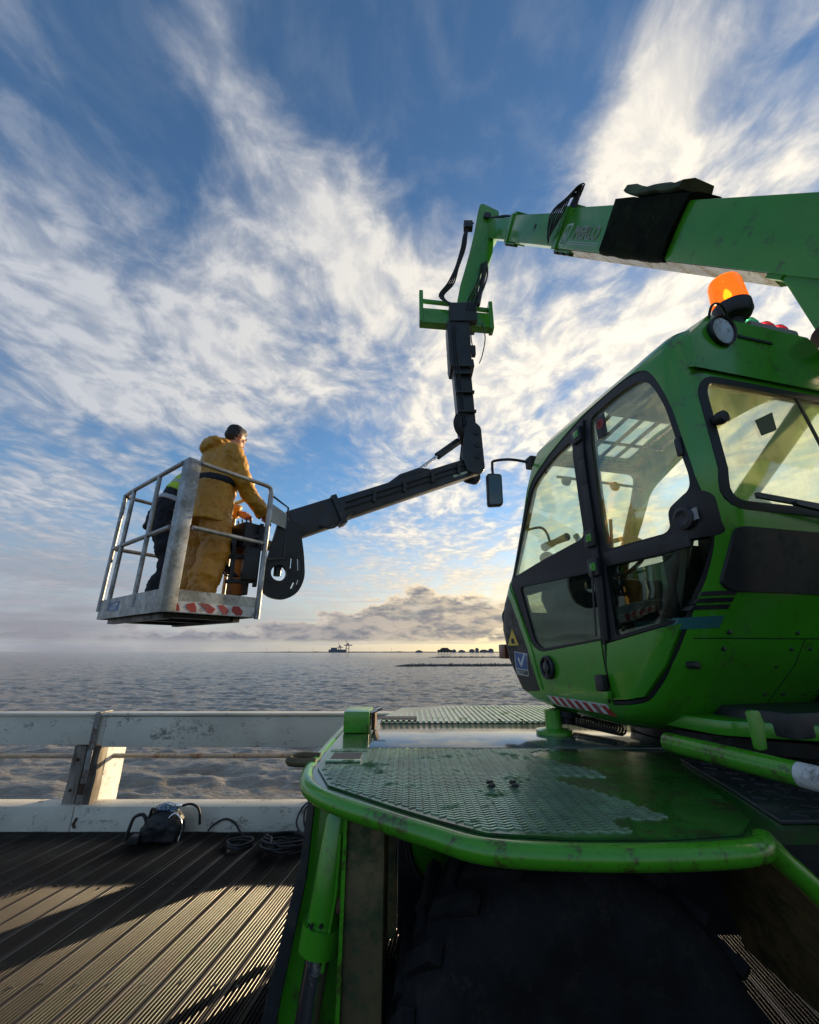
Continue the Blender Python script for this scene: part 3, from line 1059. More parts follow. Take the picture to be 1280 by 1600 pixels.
def build_stabiliser(yc, mir):
    """folded outrigger leg: box column, side plate, hydraulic cylinder with chrome rod"""
    s = 1 if not mir else -1
    Y = lambda d: yc + s * d
    y0, y1 = sorted((Y(-.13), Y(.16)))
    col = put(MB().prism([(-.205, .02), (-.08, .02), (-.08, 1.165), (-.205, 1.165)], y0, y1, Matrix(((1, 0, 0, 0), (0, 0, 1, 0), (0, 1, 0, 0), (0, 0, 0, 1)))), 'stabiliser_column', BROWNSTEEL, rig, bevel=.012)
    put(MB().beam((-.209, Y(-.134), .02), (-.209, Y(-.134), 1.16), .012, .02, (0, 1, 0)), 'column_edge', GREEN_WORN, col)
    pl = MB().prism([(-.37, 1.165), (-.345, 1.165), (-.36, .9), (-.415, .60), (-.50, .06), (-.56, .06), (-.46, .60), (-.385, .95)], *sorted((Y(.02), Y(.05))), Matrix(((1, 0, 0, 0), (0, 0, 1, 0), (0, 1, 0, 0), (0, 0, 0, 1))))
    put(pl, 'side_plate', DARKSTEEL, rig, bevel=.004)
    back = MB().prism([(-.37, 1.165), (-.2, 1.165), (-.2, .30), (-.40, .30), (-.44, .55)], *sorted((Y(.075), Y(.095))), Matrix(((1, 0, 0, 0), (0, 0, 1, 0), (0, 1, 0, 0), (0, 0, 0, 1))))
    put(back, 'web_plate', GREEN, rig, bevel=.004)
    a, b = Vector((-.245, Y(0), 1.12)), Vector((-.296, Y(-.01), .73))
    d = (b - a).normalized()
    cy = put(MB().tube([a, a + d * .03, a + d * .33, b - d * .075, b - d * .07, b, b + d * .004], [.035, .05, .054, .054, .068, .068, .05], 24), 'hydraulic_cylinder', GREEN, rig, smooth=40)
    put(MB().tube([b - d * .02, b + d * .55], .040, 24), 'chrome_rod', CHROME, cy, smooth=40)
    for k in range(2):
        put(MB().lathe([(.006, 0), (.006, .012)], Matrix.Translation(b + Vector((-.018 + k * .03, -s * .05 * s, .085))) @ Matrix.Rotation(rad(90), 4, 'X'), 8), 'grub_screw', BLACK, cy)
    put(MB().tube([(-.235, Y(-.055), 1.06), (-.24, Y(-.06), .9), (-.272, Y(-.062), .70)], .006, 8), 'oil_pipe', GREEN_WORN, cy, smooth=50)
    # bracket welded between column and cylinder
    put(MB().prism([(-.205, 1.03), (-.235, .98), (-.25, .90), (-.215, .86), (-.205, .86)], *sorted((Y(-.05), Y(-.02))), Matrix(((1, 0, 0, 0), (0, 0, 1, 0), (0, 1, 0, 0), (0, 0, 0, 1)))), 'bracket', GREEN, rig, bevel=.004)
    put(MB().tube([(-.232, Y(-.085), .875), (-.208, Y(-.085), .875)], .022, 10), 'bracket_pin', RUST, rig, smooth=50)
    put(MB().tube([(-.225, Y(-.05), 1.125), (-.225, Y(.04), 1.125)], .018, 10), 'pivot_pin', DARKSTEEL, rig, smooth=50)
    put(MB().lathe([(.16, 0), (.16, .02), (.06, .035), (.045, .08)], Matrix.Translation((-.365, Y(-.02), 0.004)), 24), 'foot_pad', DARKSTEEL, rig, smooth=35)


build_stabiliser(1.74, False)
build_stabiliser(3.30, True)
# hoses and inner panels seen under the deck edge
put(MB().prism([(-.02, 1.14), (.42, 1.14), (.42, .92), (.20, .78), (.06, .80), (-.02, .92)], 1.96, 1.985, Matrix(((1, 0, 0, 0), (0, 0, 1, 0), (0, 1, 0, 0), (0, 0, 0, 1)))), 'inner_panel', GREEN, rig, bevel=.006)
put(MB().tube(spline([(-.02, 1.93, 1.0), (.02, 1.92, .86), (.12, 1.91, .80), (.24, 1.9, .88), (.38, 1.88, .93), (.5, 1.86, .9)], 6), .013, 8), 'brake_hose', HOSE, rig, smooth=60)
put(MB().box((.34, 1.84, .86), (.44, 1.90, .95)), 'valve_block', DARKSTEEL, rig, bevel=.006)
put(MB().tube([(.11, 1.9, .80), (.11, 1.9, .77)], .018, 8), 'hose_fitting', CHROME, rig)
mb = MB()
for k, x in enumerate((.36, .43, .47)):
    mb.prism([(x, 1.12), (x + .05, 1.12), (x + .075, 1.02), (x + .03, 1.02)], 1.975, 1.99, Matrix(((1, 0, 0, 0), (0, 0, 1, 0), (0, 1, 0, 0), (0, 0, 0, 1))))
put(mb, 'warning_stripes', WHITE, rig)


# ------------------------------------------------------------------ slewing turret
def build_turret():
    c = Vector((1.94, 2.59, 0))
    t = put(MB().lathe([(.62, DZ + .013), (.62, DZ + .07), (.56, DZ + .075), (.56, DZ + .16)], Matrix.Translation(c), 48), 'slewing_ring', BLACK, rig, smooth=35)
    # upper frame under and behind the cab
    fr = MB().prism(rounded([(.16, .62), (.16, .22), (.95, -.35), (2.1, -.35), (2.1, 1.8), (.62, 1.8)], .06), 1.345, 1.40, TUR)
    put(fr, 'turret_frame', GREEN, rig, bevel=.01)
    put(MB().prism([(.95, -.30), (2.1, -.30), (2.1, 1.7), (.99, 1.7)], 1.40, 2.25, TUR), 'boom_tower', GREEN, rig, bevel=.03)
    put(MB().box((.30, .05, 1.355), (.95, .75, 1.44), TUR), 'turret_sill', DARKSTEEL, rig, bevel=.01)
    # long tubular guard bar with red and white end
    a, b, d = TR(.02, .33, 1.312), TR(.02, -.14, 1.312), TR(.02, -.62, 1.312)
    bar = put(MB().tube([a, b], .034, 20), 'guard_bar', GREEN_WORN, rig, smooth=50)
    put(MB().tube([b + (a - b).normalized() * .002, d], .0335, 20), 'bar_end', WHITE, bar, smooth=50)
    for k in range(4):
        u = Vector(b).lerp(d, .14 + k * .22)
        w = Vector(b).lerp(d, .25 + k * .22)
        put(MB().tube([u, w], .0342, 20), 'red_band', RED, bar, smooth=50)
    put(MB().prism(rounded([(.07, 1.34), (.115, 1.34), (.13, 1.42), (.12, 1.46), (.07, 1.46)], .012), -.006, .006, TUR @ Matrix(((1, 0, 0, 0), (0, 0, 1, .02), (0, 1, 0, 0), (0, 0, 0, 1)))), 'bar_bracket', GREEN_WORN, bar, bevel=.003)
    # spiral hose lying on the plate under the cab
    pts = []
    for i in range(220):
        u = i / 219
        base = Vector((.96 - .28 * 0, 2.9, 0)).lerp(Vector((1.13, 2.45, 0)), u)
        an = u * 24 * 2 * math.pi
        pts.append((base.x + .028 * math.cos(an), base.y, DZ + .055 + .028 * math.sin(an)))
    put(MB().tube(pts, .006, 6), 'spiral_hose', HOSE, rig, smooth=60)
    # small base housings reflected in the plate
    put(MB().lathe([(.10, DZ + .011), (.10, DZ + .03), (.045, DZ + .04), (.045, 1.33)], Matrix.Translation((.82, 2.60, 0)), 20), 'pedestal', GREEN, rig, smooth=40)


build_turret()

# ------------------------------------------------------------------ cab
CW = .98
tabF = [(1.31, 1.10), (1.325, 1.34), (1.37, 1.49), (1.42, 1.575), (1.60, 1.70), (1.80, 1.765), (1.90, 1.755), (1.98, 1.71), (2.175, 1.555), (2.46, 1.355), (2.70, 1.205), (2.84, 1.135), (2.93, 1.09), (2.985, .98), (3.03, .80), (3.045, .6)]
tabR = [(1.31, .55), (1.325, .48), (1.37, .40), (1.42, .33), (1.60, .16), (1.85, .0), (2.1, -.09), (2.3, -.12), (2.7, -.12), (2.93, -.115), (2.985, -.10), (3.03, -.06), (3.045, .02)]
tabS = [(1.31, .14), (1.325, .10), (1.37, .04), (1.42, .016), (1.60, .0), (2.1, .0), (2.4, .0), (2.7, .004), (2.84, .018), (2.93, .04), (2.985, .08), (3.03, .17), (3.045, .26)]


def tab(tb, z):
    if z <= tb[0][0]:
        return tb[0][1]
    for (a, b), (c, d) in zip(tb, tb[1:]):
        if z <= c:
            return b + (d - b) * (z - a) / (c - a)
    return tb[-1][1]


def cab_solid(ins):
    zs = sorted(set([1.31, 1.317, 1.325, 1.345, 1.37, 1.395, 1.42, 1.47, 1.53, 1.6, 1.7, 1.8, 1.85, 1.9, 1.94, 1.98, 2.04, 2.1, 2.175, 2.3, 2.4, 2.46, 2.6, 2.7, 2.78, 2.84, 2.89, 2.93, 2.96, 2.985, 3.01, 3.03, 3.04, 3.045]))
    rings = []
    for z in zs:
        t0, t1, s = tab(tabR, z) + ins, tab(tabF, z) - ins, tab(tabS, z) + ins
        zz = 1.31 + ins + (z - 1.31) * (1.735 - 2 * ins) / 1.735
        rr = max(.02, (.20 if z < 1.9 else .20 - (z - 1.9) * .25 if z < 2.3 else .10) - ins)
        rf = max(.02, (.16 if z < 2.2 else max(.07, .16 - (z - 2.2) * .18)) - ins)
        pts = []
        for (cx, cy, r, a0) in ((s + rr, t0 + rr, rr, 180), (CW - s - rr, t0 + rr, rr, 270), (CW - s - rf, t1 - rf, rf, 0), (s + rf, t1 - rf, rf, 90)):
            for j in range(9):
                a = rad(a0 + 90 * j / 8)
                pts.append(Vector((cx + r * math.cos(a), cy + r * math.sin(a), zz)))
        rings.append(pts)
    return MB().loft(rings).mesh()


def side_prism(outline, v0=-.4, v1=1.4):
    # outline in (t, z)
    return MB().prism(outline, v0, v1, Matrix(((0, 0, 1, 0), (1, 0, 0, 0), (0, 1, 0, 0), (0, 0, 0, 1)))).mesh()


def rear_prism(outline, t0, t1):
    # outline in (v, z)
    return MB().prism(outline, t0, t1, Matrix(((1, 0, 0, 0), (0, 0, 1, 0), (0, 1, 0, 0), (0, 0, 0, 1)))).mesh()


def build_cab():
    # outlines on the side (t, z)
    front_w = rounded([(.638, 2.815), (.85, 2.79), (1.03, 2.725), (1.10, 2.68), (1.26, 2.44), (1.44, 2.165), (1.44, 2.145), (1.05, 2.19), (.63, 2.225)], [.05, .1, .1, .05, .1, .02, .02, .1, .05])
    rear_w = rounded([(.47, 2.865), (.25, 2.878), (.085, 2.845), (.01, 2.68), (-.03, 2.30), (-.02, 2.25), (.05, 2.215), (.115, 2.11), (.49, 2.125)], [.04, .1, .1, .1, .03, .03, .05, .03, .05])
    low_f = rounded([(1.36, 2.065), (.605, 2.035), (.605, 1.712), (1.16, 1.665), (1.235, 1.71)], [.03, .03, .02, .05, .05])
    low_r = rounded([(.505, 2.045), (.12, 2.03), (.06, 2.06), (-.03, 2.06), (.02, 1.97), (.145, 1.775), (.505, 1.718)], [.02, .02, .02, .02, .05, .02, .02])
    door = [(.50, 2.93), (.24, 2.945), (.07, 2.895), (-.022, 2.68), (-.055, 2.30), (-.055, 2.10), (.02, 1.94), (.135, 1.76), (.265, 1.575), (.41, 1.445), (.50, 1.425), (.615, 1.412)]
    aper = rounded(door + [(.615, 1.70), (1.17, 1.645), (1.27, 1.69), (1.50, 2.13), (1.28, 2.46), (1.10, 2.73), (1.03, 2.775), (.85, 2.845), (.66, 2.90)],
                   [.1, .1, .15, .2, .1, .1, .1, .1, .1, .1, .05, .005, .005, .05, .05, .05, .1, .06, .1, .1, .1])
    wind = rounded([(.06, 1.92), (.92, 1.92), (.90, 2.90), (.08, 2.90)], .08)
    roofw = rounded([(.20, .50), (.78, .50), (.78, 1.02), (.20, 1.02)], .05)
    rearw = rounded([(.075, 2.70), (.905, 2.70), (.905, 2.17), (.075, 2.17)], .085)

    O, I = cab_solid(0.0), cab_solid(.034)
    shell = boolean(O, I)
    for cut in (side_prism(aper), rear_prism(wind, 1.0, 2.2), rear_prism(rearw, -.5, .25), MB().prism(roofw, 2.8, 3.3).mesh()):
        shell = boolean(shell, cut)
    shell.transform(TUR)
    cab = link('cab', shell, GREEN, rig, smooth=28)

    def band(o_ins, i_ins, cut, mat, name, parent=cab, smooth=28):
        s = boolean(cab_solid(o_ins), cab_solid(i_ins))
        s = boolean(s, cut, 'INTERSECT')
        s.transform(TUR)
        return link(name, s, mat, parent, smooth=smooth)

    def ring(outer, inner, v0, v1):
        a = side_prism(outer, v0, v1)
        for i in inner:
            a = boolean(a, side_prism(i, v0 - .1, v1 + .1))
        return a
    # black glazing frame filling the aperture, with the four panes cut out; both sides of the cab
    green_panel = [(.49, 1.705), (.148, 1.762), (.27, 1.59), (.415, 1.462), (.50, 1.443), (.605, 1.43), (.605, 1.685)]
    for v0, v1, nm in ((-.4, .46, 'door_frame'), (.52, 1.4, 'far_side_frame')):
        fr = band(.004, .040, ring(offset(aper, -.003), [front_w, rear_w, low_f, low_r, green_panel] if v0 < 0 else [offset(aper, -.022)], v0, v1), RUBBER, nm)
    # panes
    panes = [(front_w, GLASS, 'front_pane'), (rear_w, GLASS, 'door_pane'), (low_f, GLASS_LOW, 'lower_front_pane'), (low_r, GLASS_LOW, 'lower_door_pane')]
    for ol, mt, nm in panes:
        band(.010, .015, side_prism(offset(ol, .006), -.4, .46), mt, nm)
    band(.010, .015, side_prism(offset(aper, -.018), .52, 1.4), GLASS, 'far_side_pane')
    band(-.002, .03, side_prism(offset(green_panel, -.006), -.4, .46), GREEN, 'door_panel')
    band(.008, .014, rear_prism(offset(wind, .008), 1.0, 2.2), GLASS, 'windscreen')
    band(.008, .014, MB().prism(offset(roofw, .008), 2.8, 3.3).mesh(), GLASS, 'roof_pane')
    band(.008, .014, rear_prism(offset(rearw, .008), -.5, .25), GLASS_REAR, 'rear_pane')
    a = rear_prism(offset(rearw, .02), -.5, .2)
    a = boolean(a, rear_prism(offset(rearw, -.012), -.6, .3))
    band(-.004, .03, a, RUBBER, 'rear_window_seal')
    a = rear_prism(offset(wind, .03), 1.0, 2.2)
    a = boolean(a, rear_prism(offset(wind, -.012), .9, 2.3))
    band(-.004, .03, a, RUBBER, 'windscreen_seal')
    # centre post of the door opening, hinges
    for (z0, z1, nm) in ((1.42, 2.93, 'door_post'),):
        mb = MB()
        pts = [(.545, 2.885), (.55, 2.8), (.555, 2.65), (.555, 2.5), (.553, 2.16), (.55, 2.03), (.575, 1.70), (.632, 1.42)]
        for (a, b), (c, d) in zip(pts, pts[1:]):
            mb.beam(TR(tab(tabS, b) - .004, a, b), TR(tab(tabS, d) - .004, c, d), .05 if b > 1.71 else .008, .012, TUR.to_3x3() @ Vector((1, 0, 0)))
        put(mb, 'door_post', RUBBER, cab, bevel=.003)
    for z in (2.80, 2.20, 2.05):
        hv = tab(tabS, z)
        put(MB().box((hv - .028, .525, z - .045), (hv + .004, .60, z + .045), TUR), 'hinge', BLACK, cab, bevel=.008)
        put(MB().box((hv - .033, .535, z - .02), (hv - .027, .575, z + .02), TUR), 'hinge_cap', GREEN, cab, bevel=.003)
    # grab rod along the lower door post
    put(MB().tube([TR(-.03, .565, 2.04), TR(-.032, .60, 1.72)], .005, 8), 'gas_strut', DARKSTEEL, cab, smooth=50)
    # front corner trim in black with lamps and signs
    trim = [(1.575, 2.10), (1.70, 1.98), (1.765, 1.85), (1.755, 1.74), (1.69, 1.58), (1.56, 1.43), (1.46, 1.40), (1.235, 1.425), (1.255, 1.50), (1.31, 1.65), (1.50, 2.0)]
    band(-.003, .02, side_prism(rounded(trim, .03), -.3, .15), BLACK, 'corner_trim')
    rib = [(1.545, 2.155), (1.60, 2.10), (1.49, 1.985), (1.31, 1.66), (1.235, 1.43), (1.205, 1.43), (1.255, 1.64), (1.42, 1.97)]
    band(-.006, .02, side_prism(rounded(rib, .02), -.3, .15), GREEN, 'corner_rib')
    # round lamps on the side
    for (t, z, r, nm) in ((1.60, 1.885, .058, 'side_lamp'), (1.10, 1.562, .066, 'side_vent')):
        M = TUR @ Matrix.Translation((.018 if t > 1.5 else -.003, t, z)) @ Matrix.Rotation(rad(-90), 4, 'Y')
        lp = put(MB().lathe([(r, -.01), (r, .012), (r * .86, .020), (r * .72, .012), (r * .72, .004)], M, 28), nm, BLACK, cab, smooth=35)
        put(MB().lathe([(r * .45, .0), (r * .45, .016), (r * .3, .02)], M, 20), 'lamp_lens' if t > 1.5 else 'vent_core', DARKSTEEL, lp, smooth=35)
        if t < 1.5:
            put(MB().box((-.018, t - .012, z - .045), (-.010, t + .010, z + .045), TUR), 'vent_bar', BLACK, lp)
    # yellow warning triangle
    ox = -.006
    tri = rounded([(1.505, 1.80), (1.585, 1.688), (1.425, 1.688)], .008, 3)
    MS = lambda v: TUR @ Matrix(((0, 0, -1, v), (1, 0, 0, 0), (0, 1, 0, 0), (0, 0, 0, 1)))
    ts = band(-.0055, .0, side_prism(tri, -.3, .2), YELLOW, 'warning_sign')
    band(-.0068, .0, side_prism(rounded([(1.52, 1.735), (1.49, 1.735), (1.478, 1.705), (1.50, 1.698), (1.53, 1.71)], .006, 2), -.3, .2), BLACK, 'sign_figure')
    # blue inspection sticker
    band(-.0055, .0, side_prism([(1.495, 1.652), (1.325, 1.636), (1.345, 1.50), (1.50, 1.505)], -.3, .2), WHITE, 'sticker_border')
    band(-.0064, .0, side_prism([(1.485, 1.645), (1.335, 1.630), (1.346, 1.54), (1.488, 1.545)], -.3, .2), BLUE, 'inspection_sticker')
    band(-.0072, .0, side_prism([(1.455, 1.61), (1.435, 1.612), (1.415, 1.578), (1.372, 1.632), (1.352, 1.630), (1.405, 1.556), (1.425, 1.556)], -.3, .2), WHITE, 'sticker_tick')
    band(-.0064, .0, side_prism([(1.488, 1.537), (1.347, 1.533), (1.351, 1.506), (1.492, 1.511)], -.3, .2), BLACK, 'sticker_footer')
    Mtx = MS(-.008 + .012) @ Matrix(((-1, 0, 0, 1.486), (0, 1, 0, 1.513), (0, 0, 1, 0.0075), (0, 0, 0, 1)))
    link('sticker_lettering', text_mesh('VINÇOTTE', .026, M=Mtx), WHITE, cab)
    # hazard stripe along the sill
    band(-.005, .0, side_prism([(1.18, 1.405), (.655, 1.412), (.660, 1.366), (1.125, 1.352)], -.3, .3), WHITE, 'sill_stripe')
    for k in range(7):
        t = 1.12 - k * .072
        band(-.0065, .0, side_prism([(t + .012, 1.404), (t - .022, 1.404), (t - .052, 1.362), (t - .018, 1.361)], -.3, .3), RED, 'red_bar')
    # door latch
    put(MB().box((-.035, .60, 1.47), (-.001, .655, 1.545), TUR), 'door_latch', BLACK, cab, bevel=.010)
    put(MB().box((-.028, .585, 1.44), (-.001, .62, 1.475), TUR), 'latch_striker', GREEN, cab, bevel=.004)
    put(MB().lathe([(.045, -.01), (.045, .012), (.03, .016), (.02, .010)], TUR @ Matrix.Translation((-.006, .02, 2.14)) @ Matrix.Rotation(rad(-90), 4, 'Y'), 24), 'door_lock', BLACK, cab, smooth=35)
    band(-.002, .03, side_prism(rounded([(.09, 2.20), (-.02, 2.245), (-.08, 2.22), (-.06, 2.06), (.10, 2.06)], .03), -.3, .25), BLACK, 'lock_plate')
    put(MB().box((-.012, -.040, 2.12), (-.006, -.015, 2.165), TUR), 'lock_label', GREYBOX, cab)
    put(MB().box((-.008, -.035, 2.39), (.02, -.008, 2.47), TUR), 'window_catch', BLACK, cab, bevel=.008)
    # mid bar across the door behind the glass joint
    put(MB().beam(TR(.012, .53, 2.08), TR(.012, .03, 2.065), .02, .07, (0, 0, 1)), 'door_bar', BLACK, cab, bevel=.006)
    # red prohibition sign on the door glass
    put(MB().box((.012, .355, 2.70), (.016, .425, 2.82), TUR), 'red_notice', BLACK, cab)
    put(MB().lathe([(.026, 0), (.026, .002), (.018, .002), (.018, 0)], TUR @ Matrix.Translation((.011, .39, 2.775)) @ Matrix.Rotation(rad(-90), 4, 'Y'), 24), 'notice_ring', RED, cab)
    # rear wall: black intake panel, louvres, plugs, label
    band(-.012, .02, rear_prism(rounded([(.10, 2.085), (.92, 2.085), (.92, 1.86), (.12, 1.86), (.085, 1.89)], .03), -.5, .25), BLACK, 'intake_panel')
    for k in range(3):
        z = 1.865 - k * .024
        t = tab(tabR, z)
        band(-.004, .02, rear_prism([(.048 - k * .006, z), (.142 - k * .006, z), (.138 - k * .006, z - .016), (.044 - k * .006, z - .016)], -.5, .35), BLACK, 'louvre')
    band(-.0012, .02, rear_prism([(.02, 1.775), (.125, 1.778), (.12, 1.735), (.016, 1.732)], -.5, .4), pbr('faded_label', (.02, .12, .12), .5), 'faded_label')
    for v, z in ((.03, 1.60), (.42, 1.60)):
        t = tab(tabR, z)
        put(MB().lathe([(.014, -.03), (.014, .012), (.008, .016)], TUR @ Matrix.Translation((v + .04, t + .02, z)) @ Matrix.Rotation(rad(90), 4, 'X'), 12), 'plug', BLACK, cab)
    for ol in ([(.06, 1.700), (.96, 1.700), (.96, 1.696), (.06, 1.696)], [(.55, 1.694), (.554, 1.694), (.554, 1.42), (.55, 1.42)]):
        band(-.0006, .02, rear_prism(ol, -.5, .45), RUBBER, 'panel_seam')
    for v, z in ((.16, 1.72), (.50, 1.72), (.80, 1.72), (.16, 1.66), (.50, 1.66), (.60, 1.66), (.90, 1.66), (.50, 1.48), (.60, 1.48)):
        t = tab(tabR, z)
        put(MB().lathe([(.008, -.01), (.008, .004), (.005, .006)], TUR @ Matrix.Translation((v, t, z)) @ Matrix.Rotation(rad(90), 4, 'X'), 8), 'panel_screw', DARKSTEEL, cab)
    # rear window knob, wiper, sticker
    put(MB().lathe([(.02, 0), (.026, .02), (.024, .04), (.01, .045)], TUR @ Matrix.Translation((.085, -.125, 2.50)) @ Matrix.Rotation(rad(90), 4, 'X'), 18), 'window_knob', BLACK, cab, smooth=40)
    put(MB().beam(TR(.14, -.155, 2.185), TR(.62, -.165, 2.15), .012, .02), 'wiper_blade', BLACK, cab)
    put(MB().beam(TR(.30, -.165, 2.165), TR(.66, -.17, 2.12), .016, .014), 'wiper_arm', BLACK, cab)
    put(MB().lathe([(.03, 0), (.03, .03), (.012, .04)], TUR @ Matrix.Translation((.64, -.125, 2.13)) @ Matrix.Rotation(rad(90), 4, 'X'), 16), 'wiper_pivot', BLACK, cab, smooth=40)
    put(MB().prism([(.315, 2.545), (.425, 2.60), (.42, 2.515), (.325, 2.475)], -.113, -.111, TUR @ Matrix(((1, 0, 0, 0), (0, 0, 1, 0), (0, 1, 0, 0), (0, 0, 0, 1)))), 'window_sticker', pbr('old_sticker', (.10, .11, .06), .7), cab)
    put(MB().beam(TR(.585, -.118, 2.70), TR(.70, -.118, 2.17), .012, .008, TUR.to_3x3() @ Vector((0, 1, 0))), 'window_divider', RUBBER, cab)
    # ---------------- roof cap with raised rear, lamps
    cap = MB()
    rings = []
    for (t, z0, zt, v0) in ((-.135, 2.74, 3.045, .10), (.10, 2.90, 3.075, .13), (.35, 2.98, 3.07, .2)):
        rings.append([Vector(q) for q in ((v0 - .055, t, z0), (CW - v0 + .055, t, z0), (CW - v0 + .03, t, z0 + (zt - z0) * .55), (CW - v0 - .10, t, zt), (v0 + .10, t, zt), (v0 - .03, t, z0 + (zt - z0) * .55))])
    cap.loft([[TUR @ q for q in r] for r in rings])
    rc = put(cap, 'roof_cap', GREEN, cab, bevel=.008)
    put(MB().box((.33, -.141, 2.945), (.52, -.134, 2.957), TUR), 'roof_slot', RUBBER, cab)
    # roof guard grid over the roof pane
    mb = MB()
    for k in range(6):
        v = .21 + k * .112
        put(MB().beam(TR(v, .50, 2.945), TR(v + .04, 1.03, 2.90), .022, .012), 'guard_bar', DARKSTEEL, cab)
    for t, z in ((.50, 2.932), (.76, 2.908), (1.02, 2.885)):
        put(MB().beam(TR(.19, t, z), TR(.80, t, z), .022, .010), 'guard_crossbar', DARKSTEEL, cab)
    # mirror on its bent arm
    arm = spline([TR(.05, 1.13, 2.90), TR(-.07, 1.20, 2.945), TR(-.165, 1.27, 2.955), TR(-.18, 1.275, 2.92), TR(-.18, 1.275, 2.84)], 6)
    ma = put(MB().tube(arm, .010, 10), 'mirror_arm', BLACK, rig, smooth=60)
    put(MB().box((.02, 1.09, 2.86), (.075, 1.17, 2.94), TUR), 'arm_bracket', BLACK, ma, bevel=.012)
    MM = TUR @ Matrix.Translation((-.18, 1.275, 2.725)) @ Matrix.Rotation(rad(-8), 4, 'Z')
    put(MB().prism(rounded([(-.055, -.125), (.055, -.115), (.06, .125), (-.05, .125)], .025), -.02, .02, MM @ Matrix(((1, 0, 0, 0), (0, 0, 1, 0), (0, 1, 0, 0), (0, 0, 0, 1)))), 'mirror_housing', BLACK, ma, bevel=.008)
    put(MB().prism(rounded([(-.045, -.112), (.047, -.103), (.05, .112), (-.04, .112)], .02), -.0225, -.0212, MM @ Matrix(((1, 0, 0, 0), (0, 0, 1, 0), (0, 1, 0, 0), (0, 0, 0, 1)))), 'mirror_glass', pbr('mirror', (.10, .12, .11), .08, 1.0), ma)
    # brown marker lamp on the nose
    put(MB().box((.03, 1.70, 1.60), (.10, 1.80, 1.70), TUR @ Matrix.Translation((-.005, .0, .0))), 'marker_lamp', pbr('brown_lens', (.16, .05, .02), .3, coat=.3), cab, bevel=.01)
    # bump stop under the nose
    put(MB().lathe([(.05, 0), (.05, .03), (.09, .04), (.09, .07)], TUR @ Matrix.Translation((.12, 1.17, 1.255)), 20), 'cab_mount', RUBBER, cab, smooth=40)
    # ---------------- interior
    put(MB().box((.12, .06, 2.895), (.86, .46, 2.93), TUR), 'headliner', HEADLINER, cab, bevel=.01)
    put(MB().box((.13, .20, 2.86), (.2, .30, 2.895), TUR), 'cabin_lamp', BLACK, cab, bevel=.008)
    put(MB().tube([TR(.14, .10, 2.885), TR(.14, .45, 2.885)], .008, 8), 'headliner_trim', WHITE, cab)
    put(MB().box((.08, .42, 1.40), (.90, 1.50, 1.44), TUR), 'cab_floor', BLACK, cab)
    put(MB().box((.905, .10, 1.45), (.935, 1.50, 2.04), TUR), 'side_lining', BLACK, cab)
    put(MB().box((.10, .235, 1.62), (.88, .26, 2.10), TUR), 'rear_lining', BLACK, cab)
    st = MB()
    st.box((.26, .24, 1.62), (.72, .72, 1.76), TUR)
    o = put(st, 'seat_cushion', SEAT, cab, bevel=.05)
    bk = MB().prism(rounded([(.27, 0), (.71, 0), (.69, .45), (.62, .60), (.36, .60), (.29, .45)], .08), 0, .12, TUR @ Matrix.Translation((0, .30, 1.74)) @ Matrix.Rotation(rad(98), 4, 'X'))
    put(bk, 'seat_back', SEAT, cab, bevel=.03)
    put(MB().box((.33, .32, 1.44), (.65, .66, 1.63), TUR), 'seat_base', BLACK, cab, bevel=.02)
    for v in (.20, .74):
        put(MB().box((v - .045, .40, 1.82), (v + .045, .80, 1.88), TUR), 'arm_rest', BLACK, cab, bevel=.02)
        put(MB().tube([TR(v, .74, 1.87), TR(v, .77, 2.0)], [.012, .022], 10), 'joystick', BLACK, cab, smooth=50)
    # dashboard and steering column, levers
    put(MB().prism([(1.05, 2.10), (1.55, 2.17), (1.62, 2.02), (1.35, 1.60), (1.20, 1.60)], .30, .90, TUR @ Matrix(((0, 0, 1, 0), (1, 0, 0, 0), (0, 1, 0, 0), (0, 0, 0, 1)))), 'dashboard', BLACK, cab, bevel=.03)
    put(MB().prism([(.72, 2.12), (1.42, 2.11), (1.42, 2.02), (.72, 2.04)], .055, .11, TUR @ Matrix(((0, 0, 1, 0), (1, 0, 0, 0), (0, 1, 0, 0), (0, 0, 0, 1)))), 'side_ledge', BLACK, cab, bevel=.01)
    put(MB().beam(TR(.05, .70, 2.125), TR(.05, 1.25, 2.13), .008, .006), 'ledge_trim', ALU, cab)
    wr = TUR @ Matrix.Translation((.48, .98, 2.20)) @ Matrix.Rotation(rad(-32), 4, 'X')
    put(MB().tube([wr @ Vector((.19 * math.cos(a), .19 * math.sin(a), 0)) for a in [2 * math.pi * i / 32 for i in range(32)]], .014, 8, closed=True), 'steering_wheel', BLACK, cab, smooth=60)
    mb = MB()
    for a in (90, 210, 330):
        mb.tube([wr @ Vector((0, 0, -.02)), wr @ Vector((.185 * math.cos(rad(a)), .185 * math.sin(rad(a)), 0))], .011, 8)
    put(mb, 'steering_spokes', BLACK, cab, smooth=60)
    put(MB().tube([wr @ Vector((0, 0, 0)), TR(.48, 1.22, 1.95)], .03, 12), 'steering_column', BLACK, cab, smooth=50)
    put(MB().tube([TR(.16, 1.26, 2.33), TR(.17, 1.14, 2.34), TR(.18, 1.02, 2.345)], [.03, .02, .026], 10), 'grab_handle', BLACK, cab, smooth=60)
    put(MB().tube(spline([TR(.08, 1.36, 2.47), TR(.10, 1.29, 2.47), TR(.12, 1.21, 2.455), TR(.14, 1.18, 2.41), TR(.15, 1.17, 2.34)], 5), .009, 8), 'handle_stalk', BLACK, cab, smooth=60)
    put(MB().ball(TR(.16, 1.24, 2.25), (.05, .05, .045), 8), 'round_lever', BLACK, cab, smooth=60)
